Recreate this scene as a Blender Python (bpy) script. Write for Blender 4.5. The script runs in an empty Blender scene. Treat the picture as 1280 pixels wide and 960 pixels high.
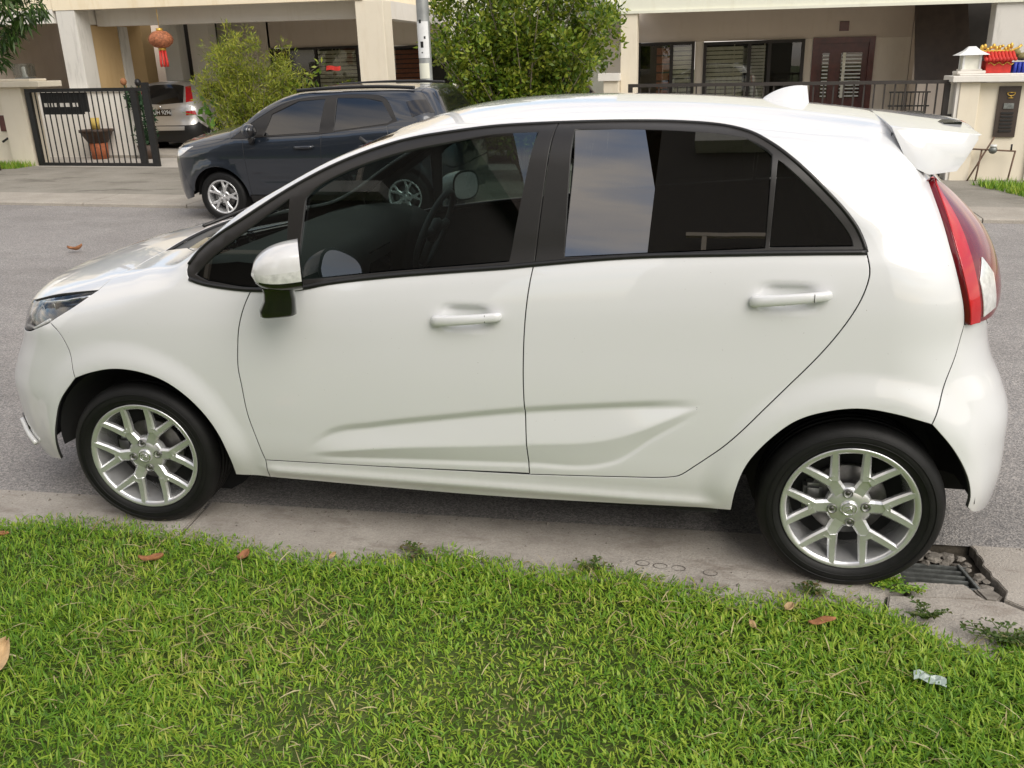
import bpy, bmesh, math, random
import numpy as np
from mathutils import Vector, Matrix
from mathutils.geometry import delaunay_2d_cdt
random.seed(7); RNG = np.random.default_rng(7)
scene = bpy.context.scene
# ------------------------------------------------------------------ camera
cam_d = bpy.data.cameras.new('camera'); cam = bpy.data.objects.new('camera', cam_d)
scene.collection.objects.link(cam); scene.camera = cam
CP = (2.06884960, -3.49284007, 1.61834904); YAW, PITCH, ROLL = -.236792842, .342547348, -.0313807341
cam_d.sensor_fit = 'HORIZONTAL'; cam_d.sensor_width = 36.0; cam_d.lens = 1113.77961 / 1280 * 36.0
cam_d.clip_start = .05; cam_d.clip_end = 900
_f = Vector((math.sin(YAW) * math.cos(PITCH), math.cos(YAW) * math.cos(PITCH), -math.sin(PITCH)))
_r = Vector((math.cos(YAW), -math.sin(YAW), 0)); _u = _r.cross(_f)
_r2 = _r * math.cos(ROLL) + _u * math.sin(ROLL); _u2 = _u * math.cos(ROLL) - _r * math.sin(ROLL)
cam.matrix_world = Matrix(((_r2.x, _u2.x, -_f.x, CP[0]), (_r2.y, _u2.y, -_f.y, CP[1]), (_r2.z, _u2.z, -_f.z, CP[2]), (0, 0, 0, 1)))
# ------------------------------------------------------------------ sky, sun, exposure
SUN_EL, SUN_AZ = 42, 138          # compass-like: degrees clockwise from +Y (behind the camera, to its right)
world = bpy.data.worlds.new('World'); scene.world = world; world.use_nodes = True
wn = world.node_tree.nodes; wl = world.node_tree.links; wn.clear()
wo = wn.new('ShaderNodeOutputWorld'); bg = wn.new('ShaderNodeBackground'); bg.inputs[1].default_value = .12
sky = wn.new('ShaderNodeTexSky'); sky.sky_type = 'NISHITA'; sky.sun_disc = False
sky.sun_elevation = math.radians(SUN_EL); sky.sun_rotation = math.radians(SUN_AZ); sky.air_density = 1.2; sky.dust_density = 2.0
tc = wn.new('ShaderNodeTexCoord'); mp = wn.new('ShaderNodeMapping'); mp.inputs['Scale'].default_value = (1, 1, 6.0)
nz = wn.new('ShaderNodeTexNoise'); nz.inputs['Scale'].default_value = 1.7; nz.inputs['Detail'].default_value = 7; nz.inputs['Roughness'].default_value = .52
rp = wn.new('ShaderNodeValToRGB'); rp.color_ramp.elements[0].position = .40; rp.color_ramp.elements[1].position = .56
nz2 = wn.new('ShaderNodeTexNoise'); nz2.inputs['Scale'].default_value = 2.6; nz2.inputs['Detail'].default_value = 5
rc = wn.new('ShaderNodeValToRGB'); rc.color_ramp.elements[0].position = .3; rc.color_ramp.elements[1].position = .7
rc.color_ramp.elements[0].color = (4.5, 4.5, 4.9, 1); rc.color_ramp.elements[1].color = (9.8, 8.5, 6.9, 1)
mx = wn.new('ShaderNodeMix'); mx.data_type = 'RGBA'
wl.new(tc.outputs['Generated'], mp.inputs['Vector']); wl.new(mp.outputs[0], nz.inputs['Vector']); wl.new(mp.outputs[0], nz2.inputs['Vector'])
wl.new(nz.outputs['Fac'], rp.inputs[0]); wl.new(nz2.outputs['Fac'], rc.inputs[0])
wl.new(rp.outputs['Color'], mx.inputs[0]); wl.new(sky.outputs[0], mx.inputs[6]); wl.new(rc.outputs['Color'], mx.inputs[7])
wl.new(mx.outputs[2], bg.inputs[0]); wl.new(bg.outputs[0], wo.inputs[0])
sun_d = bpy.data.lights.new('sun', 'SUN'); sun_d.energy = 1.5; sun_d.angle = math.radians(44); sun_d.color = (1, .955, .88)
sun = bpy.data.objects.new('sun', sun_d); scene.collection.objects.link(sun)
_az, _el = math.radians(SUN_AZ), math.radians(SUN_EL)
sun.rotation_euler = Vector((-math.sin(_az) * math.cos(_el), -math.cos(_az) * math.cos(_el), -math.sin(_el))).to_track_quat('-Z', 'Y').to_euler()
scene.view_settings.view_transform = 'Standard'; scene.view_settings.look = 'None'
scene.view_settings.gamma = 1; scene.view_settings.use_curve_mapping = False; scene.view_settings.exposure = 0.60
scene.render.engine = 'CYCLES'
scene.cycles.max_bounces = 10; scene.cycles.transparent_max_bounces = 24
# ------------------------------------------------------------------ materials
MATS = {}
class N:                                             # tiny node-tree helper
    def __init__(s, name):
        s.m = bpy.data.materials.new(name); s.m.use_nodes = True; s.t = s.m.node_tree; s.n = s.t.nodes
        s.b = s.n['Principled BSDF']; s.out = s.n['Material Output']; MATS[name] = s.m
    def new(s, ty, **kw):
        n = s.n.new(ty)
        for k, v in kw.items():
            if k in n.inputs: n.inputs[k].default_value = v
            else: setattr(n, k, v)
        return n
    def link(s, a, b): s.t.links.new(a, b)
    def coord(s, kind='Object', scale=(1, 1, 1)):
        c = s.new('ShaderNodeTexCoord'); m = s.new('ShaderNodeMapping'); m.inputs['Scale'].default_value = scale
        s.link(c.outputs[kind], m.inputs['Vector']); return m.outputs[0]
    def noise(s, scale, detail=6, rough=.6, kind='Object', sc=(1, 1, 1)):
        n = s.new('ShaderNodeTexNoise', Scale=scale, Detail=detail, Roughness=rough); s.link(s.coord(kind, sc), n.inputs['Vector']); return n.outputs['Fac']
    def ramp(s, fac, stops):
        r = s.new('ShaderNodeValToRGB'); e = r.color_ramp.elements
        while len(e) < len(stops): e.new(.5)
        for el, (p, c) in zip(e, stops): el.position = p; el.color = tuple(c) + (1,) if len(c) == 3 else c
        s.link(fac, r.inputs[0]); return r.outputs['Color']
    def mix(s, fac, a, b, mode='MIX'):
        m = s.new('ShaderNodeMix', data_type='RGBA', blend_type=mode)
        for v, i in ((fac, 0), (a, 6), (b, 7)):
            if isinstance(v, (int, float)): m.inputs[i].default_value = v
            elif isinstance(v, tuple): m.inputs[i].default_value = v + (1,)
            else: s.link(v, m.inputs[i])
        return m.outputs[2]
    def bump(s, h, strength=.3, dist=.01):
        b = s.new('ShaderNodeBump', Strength=strength, Distance=dist); s.link(h, b.inputs['Height']); s.link(b.outputs[0], s.b.inputs['Normal'])
    def set(s, **kw):
        for k, v in kw.items():
            k = k.replace('_', ' ')
            if isinstance(v, tuple) and len(v) == 3: v = v + (1,)
            if hasattr(v, 'is_output'): s.link(v, s.b.inputs[k])
            else: s.b.inputs[k].default_value = v
        return s
def plain(name, col, rough=.5, metal=0, coat=0, var=.12, scale=9, bump=0, spec=.5):
    n = N(name); v = n.noise(scale)
    lo = tuple(c * (1 - var) for c in col); hi = tuple(min(1, c * (1 + var)) for c in col)
    n.set(Base_Color=n.ramp(v, [(.3, lo), (.7, hi)]), Roughness=rough, Metallic=metal)
    n.b.inputs['Coat Weight'].default_value = coat; n.b.inputs['Coat Roughness'].default_value = .03
    n.b.inputs['Specular IOR Level'].default_value = spec
    if bump: n.bump(n.noise(scale * 12, 4), bump, .004)
    return n.m
def paint(name, col, rough=.35, metal=0, dirt=0.):
    n = N(name); v = n.noise(3.0, 3); c = n.ramp(v, [(.2, tuple(c * .985 for c in col)), (.8, col)])
    if dirt:                                          # road splash along the sills and a few specks
        sp = n.noise(160, 1, .5); c = n.mix(n.ramp(sp, [(.80, (0, 0, 0)), (.84, (.6, .6, .6))]), c, (.16, .13, .10))
        tcx = n.new('ShaderNodeTexCoord'); sx = n.new('ShaderNodeSeparateXYZ'); n.link(tcx.outputs['Object'], sx.inputs[0]); mr = n.new('ShaderNodeMapRange'); n.link(sx.outputs['Z'], mr.inputs['Value']); mr.inputs['From Min'].default_value = .42; mr.inputs['From Max'].default_value = .20; mr.inputs['To Max'].default_value = dirt
        ml = n.new('ShaderNodeMath', operation='MULTIPLY'); n.link(mr.outputs[0], ml.inputs[0]); n.link(n.noise(22, 7, .75, sc=(1, 1, .5)), ml.inputs[1]); c = n.mix(ml.outputs[0], c, (.33, .28, .22))
    n.set(Base_Color=c, Roughness=rough, Metallic=metal)
    n.b.inputs['Coat Weight'].default_value = 1; n.b.inputs['Coat Roughness'].default_value = .015; n.b.inputs['Coat IOR'].default_value = 1.6
    return n.m
def glass(name, tint, ior=1.5, rough=0.0):
    n = N(name); n.n.remove(n.b)
    tr = n.new('ShaderNodeBsdfTransparent'); tr.inputs[0].default_value = tint + (1,)
    gl = n.new('ShaderNodeBsdfGlossy'); gl.inputs['Roughness'].default_value = rough; gl.inputs[0].default_value = (1, 1, 1, 1)
    ge = n.new('ShaderNodeNewGeometry'); dt = n.new('ShaderNodeVectorMath', operation='DOT_PRODUCT'); n.link(ge.outputs['Normal'], dt.inputs[0]); n.link(ge.outputs['Incoming'], dt.inputs[1])
    ab = n.new('ShaderNodeMath', operation='ABSOLUTE'); n.link(dt.outputs['Value'], ab.inputs[0]); om = n.new('ShaderNodeMath', operation='SUBTRACT'); om.inputs[0].default_value = 1; n.link(ab.outputs[0], om.inputs[1])
    pw = n.new('ShaderNodeMath', operation='POWER'); n.link(om.outputs[0], pw.inputs[0]); pw.inputs[1].default_value = 5; f0 = 2 * ((ior - 1) / (ior + 1)) ** 2
    fr = n.new('ShaderNodeMath', operation='MULTIPLY_ADD'); n.link(pw.outputs[0], fr.inputs[0]); fr.inputs[1].default_value = 1 - f0; fr.inputs[2].default_value = f0; mx = n.new('ShaderNodeMixShader')
    n.link(fr.outputs[0], mx.inputs[0]); n.link(tr.outputs[0], mx.inputs[1]); n.link(gl.outputs[0], mx.inputs[2]); n.link(mx.outputs[0], n.out.inputs[0])
    return n.m
WHITE = paint('white_paint', (.715, .725, .735), .3, 0, .35); NAVY = paint('navy_paint', (.012, .0170, .0255), .28, .2)
SILVER = paint('silver_paint', (.52, .51, .49), .35, .55); BLACKP = paint('black_paint', (.012, .012, .013), .3)
TRIM = plain('black_trim', (.012, .012, .012), .38, var=.2, scale=40)
SATIN = plain('satin_black_film', (.016, .0145, .013), .38, var=.08)
PIANO = plain('gloss_black_plastic', (.008, .008, .009), .12, coat=.6)
RUBBER = plain('tyre_rubber', (.0075, .0075, .0075), .55, var=.35, scale=14, bump=.15, spec=.3)
DARKIN = plain('dark_liner', (.012, .012, .012), .8)
CABIN_GAP = plain('cabin_plastic_gap_shade', (.030, .031, .033), .6, var=.2)
SEAT = plain('seat_fabric', (.035, .036, .04), .85, var=.25, scale=60)
LINER = plain('grey_headliner', (.22, .22, .21), .9)
ALLOY = plain('alloy_silver', (.70, .705, .71), .26, .72, var=.05, scale=20)
ALLOYD = plain('alloy_dark', (.20, .20, .195), .4, .8, var=.1)
STEEL = plain('brake_steel', (.16, .155, .15), .45, .9, var=.3, scale=30)
CHROME = plain('chrome', (.75, .75, .75), .08, 1, var=.02)
REDLENS = plain('red_lens', (.50, .008, .014), .14, coat=.6, var=.1)
DKRED = plain('dark_red_lens', (.17, .008, .014), .14, coat=.35, var=.1)
CLEARL = plain('clear_lamp_lens', (.70, .70, .69), .18, .15, coat=1, var=.22, scale=55)
AMBER = plain('amber_lens', (.55, .22, .03), .15, coat=1)
GL_F = glass('front_glass', (.34, .41, .39), 1.55); GL_D = glass('dark_car_glass', (.03, .034, .038), 1.55); GL_R = glass('rear_privacy_glass', (.035, .04, .042), 1.85); GL_W = glass('windscreen_glass', (.55, .62, .58))
GL_H = glass('house_glass', (.78, .78, .74), 1.4)
GL_L = glass('lamp_cover', (.88, .89, .89), 1.32)
MIRRORM = plain('mirror_silver', (.85, .85, .85), .01, 1, var=0)
# ------------------------------------------------------------------ object helpers
def link(o): scene.collection.objects.link(o); return o
def mesh_obj(name, verts, faces, mat=None, parent=None, smooth=False, normals=None, loc=None):
    me = bpy.data.meshes.new(name)
    me.from_pydata([tuple(v) for v in verts], [], [tuple(f) for f in faces]); me.update()
    if smooth or normals is not None: me.shade_smooth()
    if normals is not None: me.normals_split_custom_set_from_vertices([tuple(n) for n in normals])
    if mat: me.materials.append(mat)
    o = bpy.data.objects.new(name, me); link(o)
    if parent: o.parent = parent
    if loc is not None: o.location = loc
    return o
def tag(o, label, cat, group=None, kind=None):
    if label: o['label'] = label
    if cat: o['category'] = cat
    if group: o['group'] = group
    if kind: o['kind'] = kind
    return o
def struct(o, label=None, kind='structure'):
    o['kind'] = kind
    if label: o['label'] = label
    return o
def thing(name, loc, label, cat, group=None, rz=0):
    o = bpy.data.objects.new(name, None); link(o); o.location = loc; o.rotation_euler = (0, 0, rz); o.empty_display_size = .2
    return tag(o, label, cat, group)
class MB:
    """collects shapes for ONE mesh object"""
    def __init__(s): s.v = []; s.f = []; s.sm = []
    def add(s, v, f, sm=False):
        b = len(s.v); s.v += [tuple(p) for p in v]; s.f += [tuple(i + b for i in q) for q in f]; s.sm += [sm] * len(f); return s
    def box(s, a, b, bev=0, M=None):
        x0, y0, z0 = a; x1, y1, z1 = b
        if bev <= 0:
            v = [(x0, y0, z0), (x1, y0, z0), (x1, y1, z0), (x0, y1, z0), (x0, y0, z1), (x1, y0, z1), (x1, y1, z1), (x0, y1, z1)]
            f = [(0, 3, 2, 1), (4, 5, 6, 7), (0, 1, 5, 4), (1, 2, 6, 5), (2, 3, 7, 6), (3, 0, 4, 7)]
        else:
            e = min(bev, .49 * min(x1 - x0, y1 - y0, z1 - z0)); v = []; f = []
            bm = bmesh.new(); vs = [bm.verts.new(p) for p in [(x0, y0, z0), (x1, y0, z0), (x1, y1, z0), (x0, y1, z0), (x0, y0, z1), (x1, y0, z1), (x1, y1, z1), (x0, y1, z1)]]
            for q in [(0, 3, 2, 1), (4, 5, 6, 7), (0, 1, 5, 4), (1, 2, 6, 5), (2, 3, 7, 6), (3, 0, 4, 7)]: bm.faces.new([vs[i] for i in q])
            bmesh.ops.bevel(bm, geom=bm.edges[:], offset=e, segments=2, affect='EDGES'); bm.verts.index_update()
            v = [p.co[:] for p in bm.verts]; f = [[p.index for p in q.verts] for q in bm.faces]; bm.free()
        if M is not None: v = [tuple(M @ Vector(p)) for p in v]
        return s.add(v, f)
    def tube(s, pts, r, n=8, cap=True):
        pts = [Vector(p) for p in pts]; rs = r if isinstance(r, (list, tuple)) else [r] * len(pts)
        v = []; f = []; prev = None
        for i, p in enumerate(pts):
            t = (pts[min(i + 1, len(pts) - 1)] - pts[max(i - 1, 0)]).normalized()
            if prev is None: a = t.orthogonal().normalized()
            else: a = (prev - t * prev.dot(t)).normalized()
            prev = a; b = t.cross(a)
            for k in range(n):
                w = 2 * math.pi * k / n; v.append(p + (a * math.cos(w) + b * math.sin(w)) * rs[i])
        for i in range(len(pts) - 1):
            for k in range(n):
                f.append((i * n + k, i * n + (k + 1) % n, (i + 1) * n + (k + 1) % n, (i + 1) * n + k))
        if cap: f += [tuple(range(n))[::-1], tuple(range((len(pts) - 1) * n, len(pts) * n))]
        return s.add(v, f, True)
    def lathe(s, prof, c=(0, 0, 0), n=24, axis='z', close=False):
        v = []; f = []; m = len(prof)
        for k in range(n):
            w = 2 * math.pi * k / n; cs, sn = math.cos(w), math.sin(w)
            for r, h in prof:
                if axis == 'z': v.append((c[0] + r * cs, c[1] + r * sn, c[2] + h))
                elif axis == 'y': v.append((c[0] + r * cs, c[1] + h, c[2] + r * sn))
                else: v.append((c[0] + h, c[1] + r * cs, c[2] + r * sn))
        for k in range(n):
            k2 = (k + 1) % n
            for j in range(m if close else m - 1):
                j2 = (j + 1) % m; q = (k * m + j, k2 * m + j, k2 * m + j2, k * m + j2)
                f.append(q if axis != 'y' else q[::-1])
        return s.add(v, f, True)
    def prism(s, poly, h0, h1, plane='xy'):
        """polygon extruded along the third axis"""
        n = len(poly)
        def P(a, b, h): return {'xy': (a, b, h), 'xz': (a, h, b), 'yz': (h, a, b)}[plane]
        v = [P(a, b, h0) for a, b in poly] + [P(a, b, h1) for a, b in poly]
        f = [tuple(range(n))[::-1], tuple(range(n, 2 * n))] + [(i, (i + 1) % n, n + (i + 1) % n, n + i) for i in range(n)]
        return s.add(v, f)
    def sphere(s, c, r, n=10, m=7):
        r = r if isinstance(r, (tuple, list)) else (r, r, r); v = [(c[0], c[1], c[2] - r[2])]; f = []
        for j in range(1, m):
            t = math.pi * j / m
            for k in range(n):
                w = 2 * math.pi * k / n; v.append((c[0] + r[0] * math.sin(t) * math.cos(w), c[1] + r[1] * math.sin(t) * math.sin(w), c[2] - r[2] * math.cos(t)))
        v.append((c[0], c[1], c[2] + r[2])); L = len(v) - 1
        for k in range(n): f.append((0, 1 + (k + 1) % n, 1 + k)); f.append((L, L - n + k, L - n + (k + 1) % n))
        for j in range(m - 2):
            for k in range(n): a = 1 + j * n; f.append((a + k, a + (k + 1) % n, a + n + (k + 1) % n, a + n + k))
        return s.add(v, f, True)
    def xf(s, M):
        s.v = [tuple(M @ Vector(p)) for p in s.v]; return s
    def build(s, name, mat=None, parent=None, loc=None, fix=True):
        o = mesh_obj(name, s.v, s.f, mat, parent, loc=loc); me = o.data
        if any(s.sm): me.polygons.foreach_set('use_smooth', s.sm)
        if fix:
            bm = bmesh.new(); bm.from_mesh(me); bmesh.ops.recalc_face_normals(bm, faces=bm.faces[:]); bm.to_mesh(me); bm.free()
        return o
def copy_tree(o, parent=None):
    c = o.copy(); link(c); c.parent = parent
    for ch in list(o.children): copy_tree(ch, c)
    return c
def smoothstep(a, b, x):
    t = min(1, max(0, (x - a) / (b - a))); return t * t * (3 - 2 * t)
SLOPE = .012
def G(x, y): return -SLOPE * x * smoothstep(.5, 7, y)          # the far side of the street falls gently to the right
# ------------------------------------------------------------------ car bodies: a smooth implicit skin cut into panels
def pch(xs, ys):
    xs = np.array(xs, float); ys = np.array(ys, float); h = np.diff(xs); d = np.diff(ys) / h
    m = np.zeros_like(ys); m[0] = d[0]; m[-1] = d[-1]
    m[1:-1] = (d[:-1] * h[1:] + d[1:] * h[:-1]) / (h[:-1] + h[1:])
    def f(x):
        x = np.asarray(x, float); i = np.clip(np.searchsorted(xs, x) - 1, 0, len(xs) - 2)
        t = (np.clip(x, xs[0], xs[-1]) - xs[i]) / h[i]; t2 = t * t; t3 = t2 * t
        v = (2 * t3 - 3 * t2 + 1) * ys[i] + (t3 - 2 * t2 + t) * h[i] * m[i] + (-2 * t3 + 3 * t2) * ys[i + 1] + (t3 - t2) * h[i] * m[i + 1]
        return v + np.where(x < xs[0], (x - xs[0]) * m[0], 0) + np.where(x > xs[-1], (x - xs[-1]) * m[-1], 0)
    return f
def sst(a, b, x):
    t = np.clip((x - a) / (b - a), 0, 1); return t * t * (3 - 2 * t)
def smax(a, b, k):
    h = np.clip(.5 + .5 * (a - b) / k, 0, 1); return b + (a - b) * h + k * h * (1 - h)
def inpoly(P, poly):
    x, y = P[:, 0][:, None], P[:, 1][:, None]; a = poly; b = np.roll(poly, -1, 0)
    c = ((a[:, 1] > y) != (b[:, 1] > y)) & (x < (b[:, 0] - a[:, 0]) * (y - a[:, 1]) / np.where(b[:, 1] == a[:, 1], 1e-12, b[:, 1] - a[:, 1]) + a[:, 0])
    return c.sum(1) % 2 == 1
def segdist(P, poly):
    a = poly; b = np.roll(poly, -1, 0); d = b - a; L = (d * d).sum(1) + 1e-18; out = np.full(len(P), 9.)
    for i in range(len(a)):
        t = np.clip(((P - a[i]) @ d[i]) / L[i], 0, 1); out = np.minimum(out, np.linalg.norm(P - a[i] - t[:, None] * d[i], axis=1))
    return out
def spl(pts, ds=.014):
    """smooth 3-D polyline through the points"""
    P = np.array(pts, float)
    if len(P) == 2:
        n = max(1, int(np.linalg.norm(P[1] - P[0]) / ds)); return P[0] + np.linspace(0, 1, n + 1)[:, None] * (P[1] - P[0])
    E = np.vstack([2 * P[0] - P[1], P, 2 * P[-1] - P[-2]]); out = []
    for i in range(1, len(E) - 2):
        p0, p1, p2, p3 = E[i - 1:i + 3]; l = [max(1e-6, np.linalg.norm(q) ** .5) for q in (p1 - p0, p2 - p1, p3 - p2)]
        m1 = (p2 - p1) + l[1] * ((p1 - p0) / l[0] - (p2 - p0) / (l[0] + l[1])) ; m2 = (p2 - p1) + l[1] * ((p3 - p2) / l[2] - (p3 - p1) / (l[1] + l[2]))
        n = max(1, int(np.linalg.norm(p2 - p1) / ds)); t = (np.arange(n) / n)[:, None]
        out.append((2 * t ** 3 - 3 * t ** 2 + 1) * p1 + (t ** 3 - 2 * t ** 2 + t) * m1 + (-2 * t ** 3 + 3 * t ** 2) * p2 + (t ** 3 - t ** 2) * m2)
    return np.vstack(out + [P[-1:]])
def loop(*segs):
    out = []
    for s in segs:
        q = spl(s) if not isinstance(s, np.ndarray) else s
        for p in q:
            if not out or np.linalg.norm(p - out[-1]) > .002: out.append(p)
    if np.linalg.norm(out[0] - out[-1]) < .002: out.pop()
    return np.array(out)
class Skin:
    def __init__(s, w0, zb, xF, xR, T0, crown, ktop, wtap, rtap=.10, RF=(.50, .56), RR=(.36, .46), arches=((0, .28), (2.5, .28)), arch_r=.375, disp=None, x1=.05, x2=2.40, z0=.66, zsh=(.70, .92), belt=1.0, flare=.016):
        s.w0, s.zb, s.xF, s.xR, s.T0, s.crown, s.ktop, s.wtap = [pch(*q) for q in (w0, zb, xF, xR, T0, crown, ktop, wtap)]
        s.RF, s.RR, s.arches, s.arch_r, s.disp, s.rtap = RF, RR, arches, arch_r, disp, rtap
        s.x1, s.x2, s.z0, s.R, s.zsh, s.belt, s.flare = x1, x2, z0, .8, zsh, belt, flare
    def side(s, x, z):
        zz = z - (s.zb(x) - s.belt) * sst(s.zsh[0], s.zsh[1], z); w = s.w0(zz) + s.wtap(x)
        w = w - sst(0, .35, zz - s.belt - .02) * s.rtap * sst(s.x2 - .3, s.x2 + .5, x) ** 1.5
        for cx, cz in s.arches:
            r = np.sqrt((x - cx) ** 2 + (z - cz) ** 2); w = w + s.flare * sst(s.arch_r + .095, s.arch_r, r) * sst(.1, .35, z)
        return w + s.disp(x, z) if s.disp else w
    def phi(s, p):
        x = p[..., 0]; Y = np.abs(p[..., 1]); z = p[..., 2]; S = s.side(x, z); res = []
        for (rx, ry), e in ((s.RF, s.xF(z) - x), (s.RR, x - s.xR(z))):
            a = np.maximum(0, (e + rx) / rx); b = np.maximum(0, (Y - (S - ry)) / ry); res.append(((a ** 2.3 + b ** 2.3 + 1e-12) ** (1 / 2.3) - 1) * ry)
        pl = np.where(x < 1.2, res[0], res[1]); T = s.T0(x) - s.crown(x) * (Y / .8) ** 2
        sl = (s.T0(x + .02) - s.T0(x - .02)) / .04
        return smax(pl, (z - T) / np.sqrt(1 + sl * sl), s.ktop(x))
    def grad(s, p, e=2e-3):
        g = np.stack([s.phi(p + np.eye(3)[i] * e) - s.phi(p - np.eye(3)[i] * e) for i in range(3)], -1)
        return g / np.linalg.norm(g, axis=-1, keepdims=True)
    def uv(s, P):
        P = np.asarray(P, float); xc = np.clip(P[:, 0], s.x1, s.x2); d = P - np.stack([xc, 0 * xc, 0 * xc + s.z0], 1)
        n = d / np.linalg.norm(d, axis=1, keepdims=True); a = np.arcsin(np.clip(n[:, 0], -1, 1)); f = np.arctan2(n[:, 2], -n[:, 1])
        f = np.where(f < -math.pi / 2 - .3, f + 2 * math.pi, f)
        return np.stack([xc + a * s.R, f * s.R], 1)
    def pt(s, uv):
        u, v = uv[:, 0], uv[:, 1] / s.R; xc = np.clip(u, s.x1, s.x2); a = (u - xc) / s.R
        o = np.stack([xc, 0 * u, 0 * u + s.z0], 1); d = np.stack([np.sin(a), -np.cos(a) * np.cos(v), np.cos(a) * np.sin(v)], 1)
        lo = np.full(len(u), .02); hi = np.full(len(u), 1.7)
        for _ in range(24):
            m = (lo + hi) / 2; ins = s.phi(o + m[:, None] * d) < 0; lo = np.where(ins, m, lo); hi = np.where(ins, hi, m)
        return o + ((lo + hi) / 2)[:, None] * d
    def project(s, P): return s.pt(s.uv(np.asarray(P, float)))
    def panel(s, name, outer, mat, parent, holes=(), off=0., res=.03, flange=.012, half=False, mirror=False, gap=.0018, far=True, round_=.0015, back=None, lines=()):
        loops = [s.uv(q) for q in [outer] + list(holes)]
        if half:
            for q in loops: q[:, 1] = np.minimum(q[:, 1], math.pi / 2 * s.R)
        vs = np.vstack(loops); ed = []; b = 0
        for q in loops: ed += [(b + i, b + (i + 1) % len(q)) for i in range(len(q))]; b += len(q)
        lpts = np.zeros((0, 2))
        for q in lines:
            w = s.uv(q); ok = inpoly(w, loops[0]) & (segdist(w, loops[0]) > .004); keep = [w[i] for i in range(len(w)) if ok[i]]
            if len(keep) > 1:
                base = len(vs); vs = np.vstack([vs, keep]); ed += [(base + i, base + i + 1) for i in range(len(keep) - 1)]; lpts = np.vstack([lpts, keep])
        lo, hi = loops[0].min(0), loops[0].max(0)
        gx, gy = np.meshgrid(np.arange(lo[0], hi[0], res), np.arange(lo[1], hi[1], res * .87)); gx = gx + (np.arange(gx.shape[0]) % 2)[:, None] * res / 2
        g = np.stack([gx.ravel(), gy.ravel()], 1); k = inpoly(g, loops[0])
        for q in loops[1:]: k &= ~inpoly(g, q)
        g = g[k]
        for q in loops: g = g[segdist(g, q) > .6 * res]
        if len(lpts):
            for i in range(0, len(lpts)): g = g[np.abs(g - lpts[i]).max(1) > .45 * res]
        al = np.vstack([vs, g])
        rv, re, rf, *_ = delaunay_2d_cdt([Vector(p) for p in al], ed, [], 0, 1e-6)
        uv = np.array([v[:] for v in rv]); F = np.array([f[:3] for f in rf if len(f) == 3]); ce = uv[F].mean(1); k = inpoly(ce, loops[0])
        for q in loops[1:]: k &= ~inpoly(ce, q)
        F = F[k]; P = s.pt(uv)
        if half: P[:, 1] = np.where(uv[:, 1] >= math.pi / 2 * s.R - 1e-6, 0, P[:, 1])
        n = s.grad(P); P = P - n * off
        fn = np.cross(P[F[:, 1]] - P[F[:, 0]], P[F[:, 2]] - P[F[:, 0]]); ar = np.linalg.norm(fn, axis=1)
        F = F[ar > 1e-9]; fn = fn[ar > 1e-9]
        fl = (fn * n[F].mean(1)).sum(1) < 0; F[fl] = F[fl][:, ::-1]
        F = [tuple(int(i) for i in f) for f in F]; P = list(P); n = list(n)
        if flange > 0:
            es = {}
            for f in F:
                for i in range(3): es[(f[i], f[(i + 1) % 3])] = 1
            bd = [(a, c) for (a, c) in es if (c, a) not in es and not (half and abs(P[a][1]) < 1e-5 and abs(P[c][1]) < 1e-5)]
            inw = {}
            for a, c in bd:
                t = P[c] - P[a]; L = np.linalg.norm(t)
                if L < 1e-7: continue
                w = np.cross(n[a], t / L)
                inw[a] = inw.get(a, 0) + w; inw[c] = inw.get(c, 0) + w
            r1 = {}; r2 = {}
            for a, w in inw.items():
                w = w / (np.linalg.norm(w) + 1e-9)
                if half and abs(P[a][1]) < 1e-5: w = np.array([w[0], 0, w[2]])
                P[a] = P[a] + w * (gap + round_); na = n[a]
                r1[a] = len(P); P.append(P[a] - w * round_ - na * round_); n.append((na - w) / 1.4142)
                r2[a] = len(P); P.append(P[a] - w * round_ - na * flange); n.append(-w)
            for a, c in bd:
                if a in r1 and c in r1: F += [(c, a, r1[a], r1[c])]
            nrim = len(F)
            for a, c in bd:
                if a in r1 and c in r1: F += [(r1[c], r1[a], r2[a], r2[c])]
        P = np.array(P); n = np.array(n); nf = nrim if flange > 0 else len(F)
        if back:                                       # inner face of the sheet
            m = len(P); P = np.vstack([P, P - n * .005]); n = np.vstack([n, -n]); F = F + [tuple(int(i) + m for i in f[::-1]) for f in F[:nf]]
        mi = [0] * nf + [1] * (len(F) - nf)  # flange walls share the dark back material: panel-gap shade put into colour
        if half:
            m = len(P); P2 = P * [1, -1, 1]; n2 = n * [1, -1, 1]; idx = np.arange(m) + m
            on = np.abs(P[:, 1]) < 1e-5; idx[on] = np.where(on)[0]
            for i in np.where(on)[0]: n[i][1] = 0; n[i] /= np.linalg.norm(n[i]) + 1e-9
            F = F + [tuple(int(idx[i]) for i in f[::-1]) for f in F]; mi = mi + mi; P = np.vstack([P, P2]); n = np.vstack([n, n2])
        o = mesh_obj(name, P, F, mat, parent, normals=n); both = [o]
        if mirror and far: both.append(mesh_obj(name, P * [1, -1, 1], [f[::-1] for f in F], mat, parent, normals=n * [1, -1, 1]))
        if back:
            for q in both: q.data.materials.append(back); q.data.polygons.foreach_set('material_index', mi)
        if mirror and far: return tuple(both)
        return o
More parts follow.
